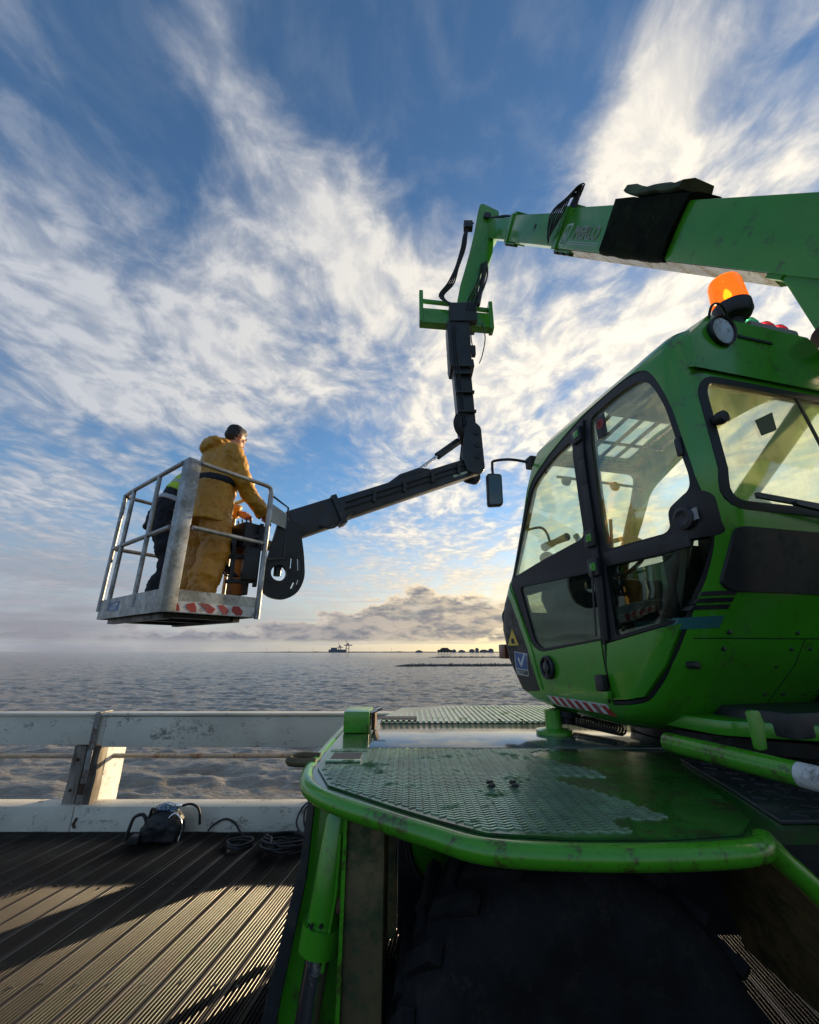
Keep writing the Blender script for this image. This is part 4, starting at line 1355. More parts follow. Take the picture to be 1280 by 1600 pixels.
    put(MB().tube([TR(.12, .80, 2.22), TR(.14, .88, 2.31)], .018, 10), 'lever', GREYBOX, cab, smooth=60)
    pts = []
    for i in range(160):
        u = i / 159
        b = TR(.16, 1.20, 1.97).lerp(TR(.16, .92, 1.98), u)
        a = u * 14 * 2 * math.pi
        pts.append((b.x, b.y + .01 * math.cos(a), b.z - .035 * math.sin(u * math.pi) + .03 * math.sin(a)))
    put(MB().tube(pts, .007, 6), 'coiled_lead', HOSE, cab, smooth=60)
    put(MB().tube([TR(.16, 1.02, 2.76), TR(.86, 1.02, 2.745)], .010, 8), 'visor_rod', BLACK, cab, smooth=50)
    for v in (.22, .60):
        put(MB().ball(TR(v, 1.01, 2.73), (.035, .012, .035), 8), 'visor_knob', GREYBOX, cab, smooth=60)
    put(MB().beam(TR(.66, 1.22, 2.22), TR(.60, 1.10, 2.52), .02, .012), 'screen_wiper', BLACK, cab)
    # belts and rear equipment behind the seat
    for k, v in enumerate((.10, .14, .19)):
        put(MB().beam(TR(v, .10 + k * .03, 2.16), TR(v + .03, .34 + k * .05, 1.62), .03, .006, TUR.to_3x3() @ Vector((1, 0, 0))), 'seat_belt', GREYBOX if k != 1 else BLACK, cab)
    return cab


cab = build_cab()


def build_roof_lamps():
    # rotating beacon
    B = TUR @ Matrix.Translation((.405, -.10, 3.065)) @ Matrix.Diagonal((.64, .64, .80, 1))
    bc = put(MB().lathe([(.045, -.05), (.045, .03), (.10, .045), (.118, .07), (.120, .125), (.112, .13)], B, 36), 'beacon_base', BLACK, rig, smooth=35)
    put(MB().lathe([(.108, .131), (.112, .137), (.105, .29), (.095, .315), (.07, .328), (.01, .332), (.01, .326), (.066, .322), (.09, .31), (.099, .288), (.106, .137), (.102, .131)], B, 36), 'beacon_dome', AMBER, bc, smooth=35)
    put(MB().lathe([(.03, .12), (.032, .16), (.012, .17)], B, 16), 'lamp_socket', ALU, bc, smooth=40)
    put(MB().lathe([(.01, .165), (.022, .19), (.026, .215), (.014, .25), (.002, .265)], B, 16), 'bulb', BULB, bc, smooth=60)
    put(MB().prism([(-.05, 0), (.05, 0), (.035, .13), (0, .16), (-.035, .13)], -.004, .004, B @ Matrix.Translation((.0, .055, .14)) @ Matrix.Rotation(rad(90), 4, 'X')), 'reflector', ALU, bc)
    # round work lamp at the rear corner of the roof
    W = TUR @ Matrix.Translation((.225, -.150, 2.945)) @ Matrix.Rotation(rad(100), 4, 'X') @ Matrix.Rotation(rad(0), 4, 'Y')
    wl = put(MB().lathe([(.02, -.06), (.05, -.05), (.066, -.01), (.070, .008), (.066, .014), (.060, .010), (.058, .0)], W, 32), 'work_lamp', BLACK, rig, smooth=35)
    put(MB().lathe([(.058, .0), (.045, -.02), (.02, -.035), (.01, -.034), (.02, -.030), (.044, -.015), (.057, .003)], W, 28), 'reflector', CHROME, wl, smooth=40)
    put(MB().lathe([(.059, .004), (.045, .008), (.01, .010)], W, 28), 'lens', CLEAR, wl, smooth=40)
    put(MB().lathe([(.016, -.03), (.016, -.012), (.008, -.008)], W, 12), 'bulb_cap', BLACK, wl)
    put(MB().tube(spline([TR(.20, -.12, 3.0), TR(.19, -.16, 3.06), TR(.23, -.17, 3.07), TR(.28, -.15, 3.04)], 5), .006, 6), 'lamp_cable', HOSE, wl, smooth=60)
    # three-lens load signal
    S = put(MB().box((.50, -.10, 3.04), (.80, .02, 3.12), TUR), 'signal_box', GREYBOX, rig, bevel=.012)
    for v, m in ((.56, GREENLENS), (.66, REDLENS), (.745, REDLENS)):
        put(MB().lathe([(.045, 0), (.046, .02), (.036, .045), (.014, .056), (.001, .058)], TUR @ Matrix.Translation((v, -.045, 3.118)), 24), 'signal_lens', m, S, smooth=50)


build_roof_lamps()

# ------------------------------------------------------------------ boom
BO = Vector((.9, -.315, 3.812))                 # top edge reference, cab frame
BD, BN = Vector((0, .6, .8)), Vector((0, .8, -.6))


def BP(a, b, v=0.0):
    return TUR @ (BO + BD * a + BN * b + Vector((v, 0, 0)))


def bbox(mb, a0, a1, b0, b1, v0, v1):
    vs = [BP(a, b, v) for a, b, v in ((a0, b0, v0), (a1, b0, v0), (a1, b1, v0), (a0, b1, v0), (a0, b0, v1), (a1, b0, v1), (a1, b1, v1), (a0, b1, v1))]
    return mb.add(vs, [(3, 2, 1, 0), (4, 5, 6, 7), (0, 1, 5, 4), (1, 2, 6, 5), (2, 3, 7, 6), (3, 0, 4, 7)])


def build_boom():
    W = .30
    boom = put(bbox(MB(), -2.6, 2.78, 0, .362, 0, W), 'boom', GREEN, rig, bevel=.018)
    put(bbox(MB(), 2.70, 4.42, .035, .345, .02, W - .02), 'boom_stage', GREEN, boom, bevel=.014)
    put(bbox(MB(), 4.30, 5.62, .062, .325, .04, W - .04), 'boom_stage', GREEN, boom, bevel=.012)
    put(MB().loft([[BP(a, b, v) for b, v in ((.3625, .012), (.405, .15), (.3625, W - .012))] for a in (.03, 2.68)]), 'pale_sun_strip', ALU, boom)  # added tilted underside, sunlight on it painted in as pale metal
    # collars with wear pads
    for a, b0, b1, v0 in ((2.74, -.012, .374, -.012), (4.36, .022, .358, .008)):
        co = put(bbox(MB(), a - .05, a + .05, b0, b1, v0, W - v0), 'collar', GREEN, boom, bevel=.006)
        for k in range(3):
            put(bbox(MB(), a - .32 + k * .14, a - .25 + k * .14, b1 + .002, b1 + .035, .03, .09), 'wear_pad', BLACK, boom, bevel=.006)
        put(bbox(MB(), a - .34, a + .04, b1 - .006, b1 + .012, .02, .11), 'pad_rail', GREEN_WORN, boom, bevel=.003)
        put(bbox(MB(), a - .06, a + .06, b0 - .03, b0 + .006, .05, W - .05), 'collar_pad', GREEN, boom, bevel=.004)
    # lower fork at the boom root
    put(MB().loft([[BP(a, b, v) for a, b in ((.02, .358), (-.10, .40), (-.55, .66), (-1.1, .66), (-1.1, .355))] for v in (.03, W - .03)]), 'root_bracket', GREEN, boom, bevel=.008)
    put(MB().tube([BP(-.50, .58, -.03), BP(-.50, .58, W + .03)], .06, 20), 'lift_pin', BLACK, boom, smooth=40)
    put(MB().tube([BP(-.50, .58, .15), TR(1.05, .9, 2.2)], .055, 16), 'lift_ram', DARKSTEEL, boom, smooth=40)
    put(bbox(MB(), -.06, .035, .362, .384, .02, .20), 'strip_end', GREEN_WORN, boom)
    # screws on the underside strip
    for a in (1.0, 2.45):
        put(MB().box((-.012, -.012, 0), (.012, .012, .01), TUR @ Matrix.Translation(BO + BD * a + BN * .364 + Vector((.05, 0, 0)))), 'stud', BLACK, boom)
    put(bbox(MB(), 3.45, 3.50, .14, .19, .016, .022), 'boom_hole', RUBBER, boom)
    # made-up wrap standing in for a dark painted-over patch on the boom
    cv = MB()
    rings = []
    for i in range(15):
        u = i / 14
        a = .90 + .88 * u
        ring = []
        sh = .14 * (1 - u) if u < .3 else 0
        for (b, v) in ((-.03, .33), (-.055, .2), (-.05, .05), (-.03, -.03), (.10, -.036), (.22, -.034), (.33, -.03), (.37, .0), (.385, .15), (.36, .33), (.15, .335)):
            q = mnoise.noise_vector(Vector((a * 6, b * 9, v * 9)))
            w = (.35 if u in (0, 1) else .8)
            bb = b
            if b > .28:
                bb = b - .04 * abs(math.sin(u * 6)) * 0
            ring.append(BP(a + q.x * .05 + (.10 * (b - .15) if v < .1 else 0) * (-.9), bb + q.y * .012, v + q.z * .010 * w))
        rings.append(ring)
    cv.loft(rings)
    put(cv, 'blot_stand_in', BLOT, boom, smooth=60)
    put(MB().loft([[BP(1.03 + .66 * i / 8 + .02 * math.sin(i), b - .03 + .012 * math.sin(i * 1.3) - .02 * abs(i - 4) / 4, v) for b, v in ((-.01, .24), (-.075, .22), (-.085, .05), (-.06, -.03), (-.02, -.045), (-.01, -.02))] for i in range(9)]), 'blot_top_ridge', BLOT_TOP, boom, smooth=60)
    # lettering and badge on the near side
    X, Yv = -(TUR.to_3x3() @ BD), -(TUR.to_3x3() @ BN)
    Z = X.cross(Yv)

    def TM(a, b, off=.003):
        M = Matrix((X, Yv, Z)).transposed().to_4x4()
        M.translation = BP(a, b, -off)
        return M
    link('lettering', text_mesh('MERLO', .150, .22, .0042, M=TM(2.40, .262), spacing=1.0), LOGO, boom)
    link('lettering_fill', text_mesh('MERLO', .150, .22, 0, .0008, M=TM(2.40, .262, .0015)), pbr('dark_decal', (.012, .045, .03), .5), boom)
    for b in (.288, .306):
        put(bbox(MB(), 1.86, 2.47, b, b + .006, -.0035, -.0005), 'logo_line', LOGO, boom)
    bd = rounded([(2.655, .335), (2.60, .15), (2.455, .13), (2.47, .20), (2.53, .335)], .03)
    put(MB().prism([(x, y) for x, y in bd], 0, .0012, Matrix.Identity(4)), 'logo_badge', LOGO, boom).data.transform(Matrix.Identity(4))
    o = bpy.data.objects[-1] if False else None
    bdg = [q for q in boom.children if q.name.startswith('logo_badge')][0]
    me = bdg.data
    for vtx in me.vertices:
        a, b, h = vtx.co
        vtx.co = BP(a, b, -.0012 - h)
    for nm, ol, h, mt in (('badge_field', rounded([(2.635, .32), (2.588, .165), (2.475, .148), (2.488, .20), (2.538, .32)], .025), .0028, MATS['green_paint']),):
        q = MB().prism(ol, 0, .0008)
        q.v = [tuple(BP(a, b, -h - c)) for a, b, c in q.v]
        put(q, nm, mt, boom)
    for ol in ([(2.615, .305), (2.60, .305), (2.575, .21), (2.59, .20)], [(2.59, .20), (2.575, .21), (2.555, .29), (2.565, .30)], [(2.565, .30), (2.555, .29), (2.53, .19), (2.545, .18)], [(2.575, .195), (2.545, .175), (2.53, .165), (2.57, .175)], [(2.545, .18), (2.53, .19), (2.53, .30), (2.545, .305)]):
        q = MB().prism(ol, 0, .0006)
        q.v = [tuple(BP(a, b, -.0042 - c)) for a, b, c in q.v]
        put(q, 'badge_mark', LOGO, boom)
    # white slanted decal edge peeking from under the blot
    q = MB().prism([(1.79, .335), (1.70, .335), (1.70, .24)], 0, .001)
    q.v = [tuple(BP(a, b, -.0015 - c)) for a, b, c in q.v]
    put(q, 'decal_edge', LOGO, boom)
    # bunch of hose loops standing at the collar
    for k in range(7):
        d = k * .026
        pts = spline([BP(2.86 + d * .3, .33 - k * .01, -.025), BP(2.93 - d * 1.5, .20 + .03 * math.sin(k * 1.9), -.05 - .005 * k), BP(2.95 - d * 1.8, .05, -.055), BP(2.84 - d, -.06 - .014 * k, -.01), BP(2.66 - d * .2, -.10 - .016 * k, .05), BP(2.72 + .03 * math.sin(k * 2.1), -.02 + .05 * math.cos(k * 1.7), .06)], 5)
        put(MB().tube(pts, .0075, 6), 'hydraulic_hose', HOSE, boom, smooth=60)
    put(MB().prism([(2.62, .0), (2.66, -.17), (2.69, -.17), (2.78, .0)], 0, .02), 'hose_guide', DARKSTEEL, boom)
    g = [q for q in boom.children if q.name.startswith('hose_guide')][0]
    for vtx in g.data.vertices:
        a, b, h = vtx.co
        vtx.co = BP(a, b, .03 + h)
    for k in range(2):
        put(MB().tube(spline([BP(4.42, .05, .06 + k * .05), BP(4.8, .03, .07 + k * .05), BP(5.2, .045, .06 + k * .05), BP(5.6, .05, .07 + k * .05)], 5), .012, 8), 'boom_hose', HOSE, boom, smooth=60)
    return boom


boom = build_boom()


# ------------------------------------------------------------------ jib: green head, carriage, dark arms
def build_jib():
    JY = 4.86
    def hp(x, z, y=JY):
        return Vector((x, y, z))
    flip = Matrix(((1, 0, 0, 0), (0, 0, 1, 0), (0, 1, 0, 0), (0, 0, 0, 1)))
    # curved head from boom tip down to the carriage
    out = [(1.145, 8.55), (1.19, 8.60), (1.45, 8.42), (1.44, 8.04), (1.33, 7.86), (1.295, 7.52), (1.22, 7.30), (1.08, 7.06), (1.02, 6.72), (.99, 6.52), (.70, 6.52), (.76, 6.85), (.84, 7.15), (.93, 7.50), (1.03, 7.95), (1.10, 8.35)]
    head = put(MB().prism(rounded(out, .03, 3), JY - .13, JY + .13, flip), 'jib_head', GREEN, rig, bevel=.012)
    put(MB().tube([hp(1.25, 8.28, JY - .17), hp(1.25, 8.28, JY + .17)], .06, 20), 'head_pin', DARKSTEEL, head, smooth=40)
    for k in range(4):
        pts = spline([hp(1.02 - k * .01, 8.12, JY - .15), hp(.92 - k * .02, 7.95 - k * .03, JY - .17), hp(.86 - .02 * k, 7.55, JY - .17), hp(.74 - .015 * k, 7.15, JY - .17), hp(.66 - .03 * k, 6.85, JY - .16), hp(.50 - .02 * k, 6.62, JY - .15), hp(.62, 6.45, JY - .15)], 5)
        put(MB().tube(pts, .013, 6), 'jib_hose', HOSE, head, smooth=60)
    for k in range(4):
        pts = spline([hp(1.18 - .03 * k, 7.30 - .02 * k, JY - .16), hp(1.17 - .04 * k, 7.0, JY - .18), hp(1.10 - .045 * k, 6.75, JY - .18), hp(1.02 - .05 * k, 6.55, JY - .17), hp(.95 - .04 * k, 6.35, JY - .16)], 5)
        put(MB().tube(pts, .013, 6), 'jib_hose', HOSE, head, smooth=60)
    put(MB().tube([hp(1.16, 7.2, JY - .15), hp(1.0, 6.45, JY - .15)], .035, 12), 'tilt_ram', DARKSTEEL, head, smooth=50)
    put(MB().box((.86, JY - .2, 7.98), (1.0, JY - .1, 8.12)), 'valve', DARKSTEEL, head, bevel=.01)
    # quick-coupling carriage
    cb = MB()
    cb.beam(hp(.17, 6.36), hp(1.22, 6.25), .14, .26)
    car = put(cb, 'carriage', GREEN, rig, bevel=.015)
    put(MB().beam(hp(.20, 6.68), hp(.62, 6.62), .05, .05), 'carriage_rail', GREEN, car, bevel=.006)
    put(MB().beam(hp(.98, 6.53), hp(1.19, 6.50), .05, .05), 'carriage_rail', GREEN, car, bevel=.006)
    for x, z0, z1 in ((.175, 6.24, 6.82), (1.205, 6.10, 6.60)):
        put(MB().box((x - .03, JY - .08, z0), (x + .03, JY + .08, z1)), 'carriage_cheek', GREEN, car, bevel=.012)
    put(MB().box((.58, JY - .16, 6.16), (.98, JY + .14, 6.50)), 'carriage_lock', DARKSTEEL, car, bevel=.02)
    put(MB().tube(spline([hp(1.05, 6.15, JY - .1), hp(1.08, 5.9, JY - .12), hp(1.03, 5.62, JY - .1), hp(.98, 5.48, JY - .08)], 5), .008, 6), 'loose_cable', HOSE, car, smooth=60)
    put(MB().box((.86, JY - .1, 5.62), (.94, JY - .02, 5.78)), 'junction_box', DARKSTEEL, car, bevel=.012)
    put(MB().tube(spline([hp(.90, 6.15, JY - .1), hp(.88, 5.9, JY - .12), hp(.90, 5.75, JY - .08)], 5), .008, 6), 'loose_cable', HOSE, car, smooth=60)
    # upright arm
    up = put(MB().loft([[hp(x0, z, JY - .14), hp(x1, z, JY - .14), hp(x1, z, JY + .14), hp(x0, z, JY + .14)] for x0, x1, z in ((.54, .87, 6.18), (.555, .87, 5.45), (.575, .885, 5.42))]), 'upright_arm', DARKSTEEL, rig, bevel=.02)
    put(MB().loft([[hp(x0, z, JY - .11), hp(x1, z, JY - .11), hp(x1, z, JY + .11), hp(x0, z, JY + .11)] for x0, x1, z in ((.60, .85, 5.46), (.66, .885, 4.30))]), 'inner_tube', DARKSTEEL, up, bevel=.012)
    put(MB().loft([[hp(x0, z, JY - .15), hp(x1, z, JY - .15), hp(x1, z, JY + .15), hp(x0, z, JY + .15)] for x0, x1, z in ((.55, .89, 5.50), (.57, .90, 5.38))]), 'tube_collar', DARKSTEEL, up, bevel=.01)
    for k in range(5):
        put(MB().tube(spline([hp(.62 + .02 * k, 4.62, JY - .14), hp(.58 + .02 * k, 4.48, JY - .18), hp(.60 + .02 * k, 4.36, JY - .17), hp(.66 + .02 * k, 4.28, JY - .15)], 4), .011, 6), 'hose_loop', HOSE, up, smooth=60)
    # elbow plates
    el = rounded([(.72, 4.42), (.85, 4.48), (.925, 4.40), (.945, 3.80), (.88, 3.74), (.72, 3.78), (.66, 4.0)], .04)
    ep = put(MB().prism(el, JY - .19, JY - .14, flip), 'elbow_plate', DARKSTEEL, rig, bevel=.006)
    put(MB().prism(el, JY + .14, JY + .19, flip), 'far_elbow_plate', DARKSTEEL, ep, bevel=.006)
    for z in (4.32, 4.14, 3.98):
        put(MB().tube([hp(.86, z, JY - .205), hp(.86, z, JY - .185)], .035, 12), 'elbow_pin', BLACK, ep, smooth=50)
    # lower arm to the basket
    a, b = Vector((.86, JY, 3.93)), Vector((-1.22, 4.02, 2.86))
    d = (b - a).normalized()
    la = MB()
    la.beam(a, a.lerp(b, .80), .17, .24)
    lo = put(la, 'lower_arm', DARKSTEEL, rig, bevel=.015)
    put(MB().beam(a.lerp(b, .78), b, .14, .30), 'arm_tip', DARKSTEEL, lo, bevel=.015)
    up3 = Vector((0, 0, 1))
    k0 = a.lerp(b, .40) + up3 * .16
    put(MB().tube([a.lerp(b, .52) + up3 * .10, a.lerp(b, .46) + up3 * .16, a.lerp(b, .36) + up3 * .17, a.lerp(b, .30) + up3 * .12], .05, 10), 'ram_seat', DARKSTEEL, lo, smooth=50)
    r0, r1 = a.lerp(b, .36) + up3 * .20, Vector((.64, JY - .02, 4.28))
    put(MB().tube([r0, r0.lerp(r1, .48)], .022, 12), 'ram_rod', CHROME, lo, smooth=50)
    put(MB().tube([r0.lerp(r1, .46), r1], .048, 14), 'arm_ram', DARKSTEEL, lo, smooth=50)
    put(MB().tube(spline([a.lerp(b, .70) + Vector((0, -.10, -.10)), a.lerp(b, .78) + Vector((0, -.10, -.20)), a.lerp(b, .82) + Vector((0, -.10, -.19)), a.lerp(b, .86) + Vector((0, -.1, -.13))], 5), .012, 8), 'lifting_loop', DARKSTEEL, lo, smooth=60)
    q = MB()
    for i in range(8):
        u = .35 + i * .012
        p = a.lerp(b, u)
    M = Matrix((-(d), Vector((0, 0, 1)), (-d).cross(Vector((0, 0, 1))))).transposed().to_4x4()
    sd = d.cross(up3).normalized()
    for k in range(2):
        put(MB().tube([a.lerp(b, .06) + sd * (.098 if sd.y < 0 else -.098) + up3 * (.05 - .07 * k), a.lerp(b, .76) + sd * (.098 if sd.y < 0 else -.098) + up3 * (.05 - .07 * k)], .010, 8), 'oil_pipe', HOSE, lo, smooth=50)
    for u in (.14, .30, .46, .62):
        put(MB().beam(a.lerp(b, u) + sd * (.101 if sd.y < 0 else -.101) + up3 * .075, a.lerp(b, u) + sd * (.101 if sd.y < 0 else -.101) - up3 * .055, .035, .03, sd), 'pipe_clamp', DARKSTEEL, lo)
    put(MB().beam(a.lerp(b, .08) + sd * (.089 if sd.y < 0 else -.089) - up3 * .06, a.lerp(b, .17) + sd * (.089 if sd.y < 0 else -.089) - up3 * .06, .004, .03, up3), 'maker_plate', LOGO, lo)
    put(MB().beam(a.lerp(b, .775), a.lerp(b, .80), .19, .33), 'arm_collar', DARKSTEEL, lo, bevel=.006)
    for k in range(3):
        put(MB().tube(spline([hp(.60 + .03 * k, 6.10, JY - .16), hp(.60 + .03 * k, 5.7, JY - .17 - .01 * k), hp(.63 + .03 * k, 5.2, JY - .145), hp(.67 + .03 * k, 4.7, JY - .135), hp(.69 + .03 * k, 4.45, JY - .15)], 5), .010, 6), 'arm_hose', HOSE, up, smooth=60)
    for z in (5.25, 4.95, 4.65):
        put(MB().box((.60 + (5.46 - z) * .05, JY - .16, z), (.86 + (5.46 - z) * .03, JY - .113, z + .03)), 'hose_clip', DARKSTEEL, up)
    # slotted rotator plate hanging at the arm end
    C0 = Vector((-1.16, 3.90, 2.45))
    ax = Vector((.86, .51, 0)).normalized()
    PM = Matrix((ax, Vector((0, 0, 1)), ax.cross(Vector((0, 0, 1))))).transposed().to_4x4()
    PM.translation = C0
    ol = rounded([(-.14, .42), (.06, .42), (.13, .10), (.16, -.13), (.10, -.28), (-.02, -.35), (-.16, -.33), (-.26, -.25)], [.02, .02, .05, .08, .08, .08, .05, .03])
    body = MB().prism(ol, -.03, .03, PM).mesh()
    for (x0, y0, x1, y1, w) in ((.015, .06, .015, -.05, .010), (.075, .06, .09, -.06, .010), (.06, -.17, .035, -.24, .010), (.10, -.14, .085, -.20, .008)):
        dx, dy = x1 - x0, y1 - y0
        L = math.hypot(dx, dy)
        nx, ny = -dy / L * w, dx / L * w
        cut = MB().prism([(x0 + nx, y0 + ny), (x0 - nx, y0 - ny), (x1 - nx, y1 - ny), (x1 + nx, y1 + ny)], -.1, .1, PM).mesh()
        body = boolean(body, cut)
    body = boolean(body, MB().lathe([(.075, -.1), (.075, .1)], PM @ Matrix.Translation((-.09, -.10, 0)), 24).mesh())
    pl = link('rotator_plate', body, BLACK, rig, smooth=30)
    put(MB().tube([PM @ Vector((-.09 + .078 * math.cos(t), -.10 + .078 * math.sin(t), -.034)) for t in [2 * math.pi * i / 28 for i in range(28)]], .006, 6, closed=True), 'bearing_ring', ALU, pl, smooth=60)
    put(MB().tube([PM @ Vector((-.09, .30, -.05)), PM @ Vector((-.09, -.12, -.05))], [.045, .035], 14), 'levelling_ram', DARKSTEEL, pl, smooth=50)
    mb = MB()
    for (x0, z0, x1, z1) in ((-.30, .34, -.30, -.25), (-.42, .28, -.40, -.24), (-.52, .16, -.50, -.22), (-.30, .02, -.55, .0), (-.30, .22, -.54, .16), (-.32, -.20, -.55, -.22)):
        mb.beam(PM @ Vector((x0, z0, .04)), PM @ Vector((x1, z1, .04)), .05, .035, ax)
    put(mb, 'mast_frame', BLACK, pl, bevel=.005)
    put(MB().box((-.43, -.20, 0), (-.29, .10, .12), PM), 'drive_housing', BLACK, pl, bevel=.02)
    for k in range(5):
        put(MB().tube(spline([PM @ Vector((-.30 - .04 * k, .25, -.02)), PM @ Vector((-.46 - .03 * k, .18 - .03 * k, -.05)), PM @ Vector((-.56, -.02 - .03 * k, -.04)), PM @ Vector((-.44, -.16, -.02))], 5), .009, 6), 'mast_hose', HOSE, pl, smooth=60)


build_jib()

# ------------------------------------------------------------------ work basket
BN0 = Vector((-1.80, 3.04, 0))
EA, EB = Vector((-.79, .613, 0)), Vector((.613, .79, 0))
LA, LB = 1.34, .78
BZ = 1.925


def KP(a, b, z):
    return BN0 + EA * a + EB * b + Vector((0, 0, z))


KM = Matrix((EA, -EB, Vector((0, 0, 1)))).transposed().to_4x4()
KM.translation = BN0
KB = lambda lo, hi, mb=None: (mb or MB()).box((lo[0], -hi[1], lo[2]), (hi[0], -lo[1], hi[2]), KM)


def build_basket():
    root = thing('work_basket', 'galvanised steel work basket on the end of the jib carrying two people', 'basket', tuple(KP(LA / 2, LB / 2, BZ)))
    T = BZ + .17
    Z1 = 3.16
    put(KB((.02, .02, BZ + .02), (LA - .02, LB - .02, BZ + .045)), 'floor', GALV, root)
    for lo, hi, nm in (((0, 0, BZ), (LA, .012, T)), ((0, .013, BZ), (.012, LB, T)), ((0, LB - .012, BZ), (LA, LB, T)), ((LA - .012, .013, BZ), (LA, LB - .013, T))) and [((.0, 0, BZ), (LA, .012, T), 'toe_board'), ((0, .013, BZ), (.012, LB - .013, T), 'toe_board'), ((.0, LB - .012, BZ), (LA, LB, T), 'toe_board'), ((LA - .012, .013, BZ), (LA, LB - .013, T), 'toe_board')]:
        put(KB(lo, hi), nm, GALV, root)
    # channel frame below the floor
    for b0, b1 in ((.06, .12), (LB - .16, LB - .10)):
        put(KB((.10, b0, BZ - .04), (LA - .10, b1, BZ + .018)), 'floor_channel', DARKSTEEL, root)
    for a0 in (.12, .62, LA - .2):
        put(KB((a0, .13, BZ - .03), (a0 + .05, LB - .17, BZ + .016)), 'floor_channel', DARKSTEEL, root)
    # folded corner column
    col = MB().prism([(-.006, .006), (.10, .006), (.10, -.03), (.04, -.03), (.03, -.04), (.03, -.10), (-.006, -.10)], BZ + .005, Z1, KM)
    put(col, 'corner_column', GALV, root, bevel=.006)
    # rails along the long near side, short side, and the far sides
    H = Z1 - .02
    r = .019
    def rail(pts, nm='rail', rr=r, mt=GALV):
        put(MB().tube(pts, rr, 12), nm, mt, root, smooth=60)
    rail(spline([KP(.10, .0, H), KP(.3, 0, H), KP(LA - .1, 0, H), KP(LA - .01, .02, H - .015), KP(LA, .1, H - .02), KP(LA, LB, H - .02)], 5))
    rail(spline([KP(.0, .10, H), KP(0, .3, H), KP(0, LB - .06, H), KP(0, LB - .01, H - .03), KP(0, LB, H - .06)], 5))
    mid = BZ + .66
    rail([KP(.12, 0, mid), KP(LA, 0, mid)])
    rail([KP(0, .12, mid), KP(0, LB, mid)])
    rail([KP(LA, 0, mid), KP(LA, LB, mid)])
    rail([KP(LA, LB, mid), KP(.35, LB, mid)])
    rail([KP(LA, LB, H - .02), KP(.35, LB, H - .02)])
    for a in (.55, 1.12, LA):
        rail([KP(a, 0, T - .1), KP(a, 0, H)], 'post')
    rail([KP(0, LB, BZ - .01), KP(0, LB, H - .06)], 'post', .024)
    rail([KP(LA, LB, T - .1), KP(LA, LB, H - .02)], 'post')
    rail([KP(.62, LB, T - .1), KP(.62, LB, H - .02)], 'post')
    # hazard tape on the short side
    M = Matrix((EB, Vector((0, 0, 1)), EB.cross(Vector((0, 0, 1))))).transposed().to_4x4()
    M.translation = KP(-.001, 0, 0)
    put(MB().prism([(.02, BZ + .005), (LB - .03, BZ + .005), (LB - .03, BZ + .085), (.02, BZ + .085)], 0, .0015, M), 'hazard_tape', WHITE, root)
    rr = random.Random(4)
    for k in range(5):
        x = .03 + k * .125
        pts = [(x + rr.uniform(-.03, .02), BZ + .082 - rr.uniform(0, .02)), (x + .06 + rr.uniform(-.01, .02), BZ + .083), (x + .105 + rr.uniform(-.02, .02), BZ + .045), (x + .10, BZ + .010), (x + .055 + rr.uniform(-.02, .02), BZ + .008), (x + .02 + rr.uniform(-.02, .02), BZ + .04)]
        put(MB().prism([(min(q[0], LB - .035), q[1]) for q in pts], .0016, .0026, M), 'red_stripe', RED, root)
    # blue maker's mark on the long side
    M2 = Matrix((-EA, Vector((0, 0, 1)), (-EA).cross(Vector((0, 0, 1))))).transposed().to_4x4()
    M2.translation = KP(0, -.001, 0)
    put(MB().prism([(-1.08, BZ + .055), (-.86, BZ + .055), (-.86, BZ + .135), (-1.08, BZ + .135)], 0, .0015, M2), 'blue_mark', BLUE, root)
    # pale worn figures on the mark, too rubbed to read
    for ol in ([(-1.05, .068), (-1.0, .068), (-1.025, .10)], [(-.985, .068), (-.965, .068), (-.965, .122), (-.985, .122)], [(-.945, .068), (-.925, .068), (-.925, .122), (-.945, .122)], [(-.915, .10), (-.885, .10), (-.885, .122), (-.915, .122)]):
        put(MB().prism([(q[0], BZ + q[1]) for q in ol], .0016, .0024, M2), 'mark_figure', LOGO, root)
    # control console at the jib side
    cn = put(KB((.10, LB - .16, BZ + .62), (.46, LB + .06, BZ + .86)), 'control_console', BLACK, root, bevel=.02)
    for k in range(4):
        put(MB().tube([KP(.16 + k * .07, LB - .07, BZ + .86), KP(.16 + k * .07, LB - .09, BZ + .93)], .008, 8), 'control_lever', BLACK, cn)
    put(KB((.12, LB - .10, BZ + .2), (.4, LB - .04, BZ + .62)), 'console_leg', BLACK, cn, bevel=.01)
    # small frame with plate outside the short side
    f = [KP(0, LB + .02, H - .08), KP(.02, LB + .22, H - .14), KP(.02, LB + .22, BZ + .56), KP(.0, LB + .02, BZ + .52)]
    put(MB().tube(f, .010, 8), 'guard_frame', DARKSTEEL, root, smooth=60)
    q = MB().loft([[KP(0, LB + .03, H - .16), KP(.02, LB + .21, H - .21), KP(.02, LB + .21, H - .36), KP(0, LB + .03, H - .34)], [KP(-.004, LB + .03, H - .16), KP(.016, LB + .21, H - .21), KP(.016, LB + .21, H - .36), KP(-.004, LB + .03, H - .34)]])
    put(q, 'notice_plate', GREYBOX, root)
    # bracket tying the basket to the rotator
    mb = MB()
    mb.beam(KP(.30, LB + .05, BZ + .75), KP(.30, LB + .40, BZ + .72), .10, .08)
    put(mb, 'mount_bracket', DARKSTEEL, root, bevel=.008)


build_basket()


